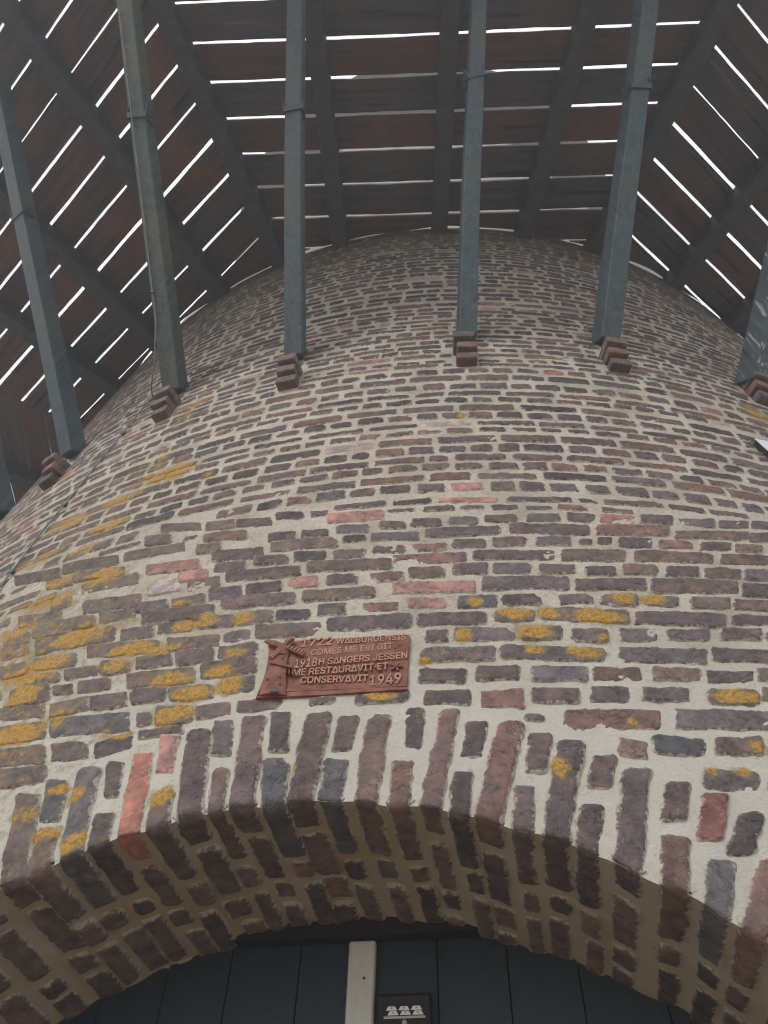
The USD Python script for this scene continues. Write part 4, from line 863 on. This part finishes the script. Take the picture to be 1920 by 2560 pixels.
sv[top, 2] += .005 * fb(sv[top], 30, 4, 8) + .003 * np.sin(sv[top, 1] * 38)
pp('slab', sl)
def letters(name, text, x0, x1, y0, y1, h, bold=True):
    m = meshkit.text_mesh(text, h, depth=0.008, bold=bold); b = m.bounds; v = np.asarray(m.vertices)
    v[:, 0] = x0 + (v[:, 0] - b[0, 0]) / (b[1, 0] - b[0, 0]) * (x1 - x0); fx = (v[:, 0] - x0) / (x1 - x0)
    v[:, 1] += y0 + (y1 - y0) * fx
    pp(name, trimesh.Trimesh(v, m.faces, process=False), terracotta_lit, smooth=False, z=0.0045)
letters('inscription_line', '1722', -.1235, -.0335, .0645, .0649, .031)
letters('inscription_line', 'W\u0394LBURGENSIS', -.0234, .1730, .0659, .0639, .0215)
letters('inscription_line', 'COMES ME ERI GIT', -.0905, .1365, .0274, .0315, .0222)
letters('inscription_line', '1918', -.1305, -.0690, -.0147, -.0142, .031)
letters('inscription_line', 'H S\u0394NGERS JESSEN', -.0640, .1770, -.0101, -.0077, .0225)
letters('inscription_line', 'ME REST\u0394UR\u0394VIT\u00b7ET', -.1300, .1262, -.0444, -.0430, .0228)
letters('inscription_line', 'CONSERV\u0394VIT', -.1060, .0745, -.0735, -.0814, .0225)
letters('inscription_line', '1949', .0788, .1620, -.0979, -.0952, .0345)
def star(cx, cy, r):
    pts = []
    for k in range(48):
        a = 2 * math.pi * k / 48; rr = r * (0.62 + .38 * math.cos(5 * a)); pts.append((cx + rr * math.cos(a), cy + rr * math.sin(a)))
    m = poly3(pts, .008, .004); c = trimesh.creation.icosphere(2, r * .3); c.apply_scale([1, 1, .6]); c.apply_translation([cx, cy, .012]); return trimesh.util.concatenate([m, c])
pp('flower_ornament', star(.1568, .0419, .0165)); pp('flower_ornament', star(.1477, -.0345, .0175))
mill = UsdGeom.Xform.Define(stage, plaque.GetPath().pathString + '/relief_mill').GetPrim()
def mound(pts, h, z0=.004):
    m = poly3(pts, h, z0).subdivide_to_size(.006); v = np.asarray(m.vertices); xs = v[:, 0]; mid, hw = (xs.max() + xs.min()) / 2, (xs.max() - xs.min()) / 2
    t = v[:, 2] > z0 + h * .5; v[t, 2] = z0 + h * np.sqrt(np.clip(1 - ((v[t, 0] - mid) / hw) ** 2, 0.05, 1)); return m
pp('tower_body', mound([(-.214, -.107), (-.137, -.112), (-.150, -.03), (-.153, .03), (-.192, .034), (-.2, -.02)], .017), smooth=40, parent=mill)
pp('cap', mound([(-.198, .034), (-.148, .03), (-.155, .06), (-.172, .072), (-.19, .062)], .02), smooth=40, parent=mill)
for x, y, rot_ in ((-.2247, .1031, 0), (-.1361, .0962, 0), (-.2029, .0163, 0), (-.096, .0183, 0)):
    c0 = np.array([-.1735, .0625]); e = c0 + .88 * (np.array([x, y]) - np.array([-.1698, .0648])); dv = (e - c0) / np.linalg.norm(e - c0); nn = np.array([-dv[1], dv[0]])
    quad = [c0 + nn * .003, c0 - nn * .003, e - nn * .003, e + nn * .012, c0 + dv * .018 + nn * .011]
    pp('sail', poly3(quad, .006, .017), terracotta, smooth=False, parent=mill)
    for q in range(5):
        p0 = c0 + dv * (.020 + q * (np.linalg.norm(e - c0) - .024) / 4.5); b_ = [p0, p0 + dv * .0025, p0 + dv * .0025 + nn * .012, p0 + nn * .012]
        pp('sail_bar', poly3(b_, .0035, .0225), terracotta_lit, smooth=False, parent=mill)
pp('gallery_floor', poly3([(-.196, .003), (-.13, -.021), (-.131, -.027), (-.196, -.004)], .02, .005), smooth=False, parent=mill)
for q in range(7):
    x = -.19 + q * .0095; y = .000 - (x + .19) * .37
    pp('gallery_strut', poly3([(x, y), (x + .003, y), (x + .0045, y - .024), (x + .002, y - .024)], .014, .005), smooth=False, parent=mill)
pp('arched_door', poly3([(-.1783, -.1074), (-.1773, -.095), (-.1695, -.0872), (-.161, -.094), (-.157, -.109)], .004, .0195), joist_mat, smooth=False, parent=mill)
for x, y in ((-.196, -.063), (-.163, -.058), (-.159, -.082), (-.166, .012)):
    pp('window', poly3([(x, y), (x + .004, y), (x + .004, y + .006), (x, y + .006)], .003, .0195), joist_mat, smooth=False, parent=mill)
rid = poly3([(-.1408, -.0905), (-.03, -.0965), (.1763, -.1025), (.1763, -.107), (-.03, -.102), (-.1408, -.098)], .0045, .0065); pp('ground_ridge', rid, smooth=False)

# ------------------------------------------------------------------ solar lamp on the door
LO = door_pt(0.279, DY + 0.003, 2.219)
lamp = thing('solar_lamp', 'small black solar lamp with six pale reflectors beside the white door strip', 'lamp', LO)
def lp(m): v = np.asarray(m.vertices); return trimesh.Trimesh(LO + v[:, :1] * DV + v[:, 1:2] * DU + v[:, 2:3] * np.array([0, 0, 1.0]), m.faces[:, ::-1], process=False)
prof = sg.Polygon([(0, -.085), (.012, -.085), (.056, .012), (.060, .022), (.054, .030), (.012, .044), (0, .044)])
hs = trimesh.creation.extrude_polygon(prof.buffer(-.002).buffer(.002), .124, engine='earcut'); v = np.asarray(hs.vertices); hs = trimesh.Trimesh(np.c_[v[:, 2] - .062, v[:, 0], v[:, 1]], hs.faces, process=False)
part(lamp, 'housing', lp(hs), black_plastic, smooth=False, loc=LO)
f0, f1 = np.array([.056, .012]), np.array([.012, -.085]); fd = (f1 - f0) / np.linalg.norm(f1 - f0); fn = np.array([-fd[1], fd[0]]); fn = fn if fn[0] > 0 else -fn
def on_face(x, s, h): q = f0 + fd * s + fn * h; return [x, q[0], q[1]]
def face_box(x0, x1, s0, s1, h0, h1):
    m = trimesh.creation.box((1, 1, 1)); v = np.asarray(m.vertices) + .5
    return lp(trimesh.Trimesh([on_face(x0 + a * (x1 - x0), s0 + b * (s1 - s0), h0 + c * (h1 - h0)) for a, b, c in v], m.faces, process=False))
lens = part(lamp, 'lens_panel', face_box(-.047, .049, .008, .028, .0005, .002), black_plastic, smooth=False, loc=LO)
part(lamp, 'lens_rim', face_box(-.049, .051, .028, .033, .0005, .004), lens_grey, smooth=False, loc=LO)
for r in range(2):
    for c in range(3):
        x = -.029 + c * .030 + r * .003; s = .0085 + r * .0095
        tr = [on_face(x - .008, s, .003), on_face(x + .008, s, .003), on_face(x + .0135, s + .008, .0045), on_face(x - .0135, s + .008, .0045)]
        back = [on_face(x - .008, s, .0015), on_face(x + .008, s, .0015), on_face(x + .0135, s + .008, .0015), on_face(x - .0135, s + .008, .0015)]
        rf = part(lamp, 'reflector', lp(trimesh.convex.convex_hull(np.array(tr + back))), reflector, smooth=False, loc=LO)
        part(rf, 'lamp_chip', face_box(x - .0022, x + .0022, s + .0015, s + .0045, .004, .0058), led_mat, smooth=False, loc=LO)
sd = trimesh.creation.icosphere(3, .0065); sd.apply_scale([1, 1, 1]); q = on_face(.0, .042, .0); sd.apply_translation(q)
part(lamp, 'motion_sensor', lp(sd), lens_grey, smooth=True, loc=LO)

# ------------------------------------------------------------------ cable down the wall
def tube(pts, r, n=8):
    pts = np.array(pts, float); T = np.gradient(pts, axis=0); T /= np.linalg.norm(T, axis=1)[:, None]
    s = np.cross(T, [0.3, 0.1, 1.0]); s /= np.linalg.norm(s, axis=1)[:, None]; t2 = np.cross(T, s)
    a = np.linspace(0, 2 * math.pi, n, endpoint=False)
    V = (pts[:, None] + r * (np.cos(a)[None, :, None] * s[:, None] + np.sin(a)[None, :, None] * t2[:, None])).reshape(-1, 3); m = len(pts)
    i, j = np.meshgrid(np.arange(m - 1), np.arange(n), indexing='ij'); k = (i * n + j).ravel(); k2 = (i * n + (j + 1) % n).ravel()
    return V, np.vstack([np.c_[k, k2, k2 + n], np.c_[k, k2 + n, k + n]])
from scipy.interpolate import PchipInterpolator
_, A, d, w, o, hw = struts[1]
up_ = [A + d * s + o * .009 + w * (-0.6 * hw) * (1 if (w @ np.array([1, 0, 0])) > 0 else -1) for s in np.linspace(2.6, .45, 14)]
wl = [wall(math.radians(a), z, .012) for a, z in ((-23.2, 5.42), (-23.6, 5.0), (-23.85, 4.64), (-23.95, 4.3), (-24.08, 4.02), (-23.95, 3.79), (-23.95, 3.55), (-23.9, 3.2), (-23.9, 2.4))]
mid = [A + d * .25 + o * .02 - w * hw * 1.0 * (1 if (w @ np.array([1, 0, 0])) > 0 else -1), A + d * .05 + o * .0 - w * (hw + .06) * (1 if (w @ np.array([1, 0, 0])) > 0 else -1)]
path = np.array(up_ + mid + wl); s = np.r_[0, np.cumsum(np.linalg.norm(np.diff(path, axis=0), axis=1))]
cp = PchipInterpolator(s, path, axis=0)(np.linspace(0, s[-1], 160))
cable = thing('cable', 'thin grey cable dropping from a strut down the left side of the brick wall', 'cable', cp[80])
part(cable, 'sheath', tube(cp, .0042), cable_mat, smooth=True, loc=cp[80])
for s_ in (s[12], s[17], s[19], s[21]):
    q = PchipInterpolator(s, path, axis=0)(s_); b = trimesh.creation.box((.02, .014, .016)); b.apply_translation(q); part(cable, 'clip', b, iron, smooth=False, loc=cp[80])

# ------------------------------------------------------------------ sheet sign at the right, mostly out of the picture
sp = [(18.80, 4.335), (20.6, 4.345), (24.0, 4.33), (24.0, 3.95), (20.6, 4.0), (19.6, 4.11), (19.0, 4.24)]
SO = wall(math.radians(19), 4.3, 0.03)
sign = thing('sheet_sign', 'corner of a white metal sheet fixed to the bricks at the right picture edge', 'sign', SO)
q = np.array([wall(math.radians(a), z, .028) for a, z in sp]); c = q.mean(0); nrm = np.array([math.sin(math.radians(21)), -math.cos(math.radians(21)), .1]); nrm /= np.linalg.norm(nrm)
ax = np.array([math.cos(math.radians(21)), math.sin(math.radians(21)), 0]); ay = np.cross(nrm, ax); pl2 = sg.Polygon([((p - c) @ ax, (p - c) @ ay) for p in q])
m = trimesh.creation.extrude_polygon(pl2, .004, engine='earcut'); v = np.asarray(m.vertices)
part(sign, 'sheet', trimesh.Trimesh(c + v[:, :1] * ax + v[:, 1:2] * ay + v[:, 2:3] * nrm, m.faces, process=False), sheet_mat, smooth=False, loc=SO)
m = trimesh.creation.extrude_polygon(pl2.buffer(-.006), .03, engine='earcut'); v = np.asarray(m.vertices)
part(sign, 'backing', trimesh.Trimesh(c + v[:, :1] * ax + v[:, 1:2] * ay + (v[:, 2:3] - .0305) * nrm, m.faces, process=False), black_plastic, smooth=False, loc=SO)

# ------------------------------------------------------------------ ground
gx = np.array([-60, -30, -12, 12, 30, 60.0]); GX, GY = np.meshgrid(gx, gx); gv = np.c_[GX.ravel(), GY.ravel(), 0 * GX.ravel()]
i, j = np.meshgrid(np.arange(5), np.arange(5), indexing='ij'); k = (i * 6 + j).ravel()
g = part(None, 'ground', (gv, np.vstack([np.c_[k, k + 1, k + 7], np.c_[k, k + 7, k + 6]])), ground_mat, smooth=False)
g.SetCustomDataByKey('kind', 'structure')

# ------------------------------------------------------------------ added volume imitating the pale veil of lens glare
glare_mat = usdkit.material(stage, L + 'lens_veil', {'v': ('principled_volume', {'color': (0.86, 0.93, 1.0), 'density': GLARE_HAZE, 'anisotropy': 0.2})}, [], volume='v.volume')
hb_ = trimesh.creation.box((124, 124, 17)); hb_.apply_translation([0, 0, 7.5])
hz_ = part(None, 'glare_haze', hb_, glare_mat, smooth=False); hz_.SetCustomDataByKey('kind', 'stuff'); hz_.SetCustomDataByKey('label', 'added thin volume imitating lens glare around the gallery'); hz_.SetCustomDataByKey('category', 'glare_haze')
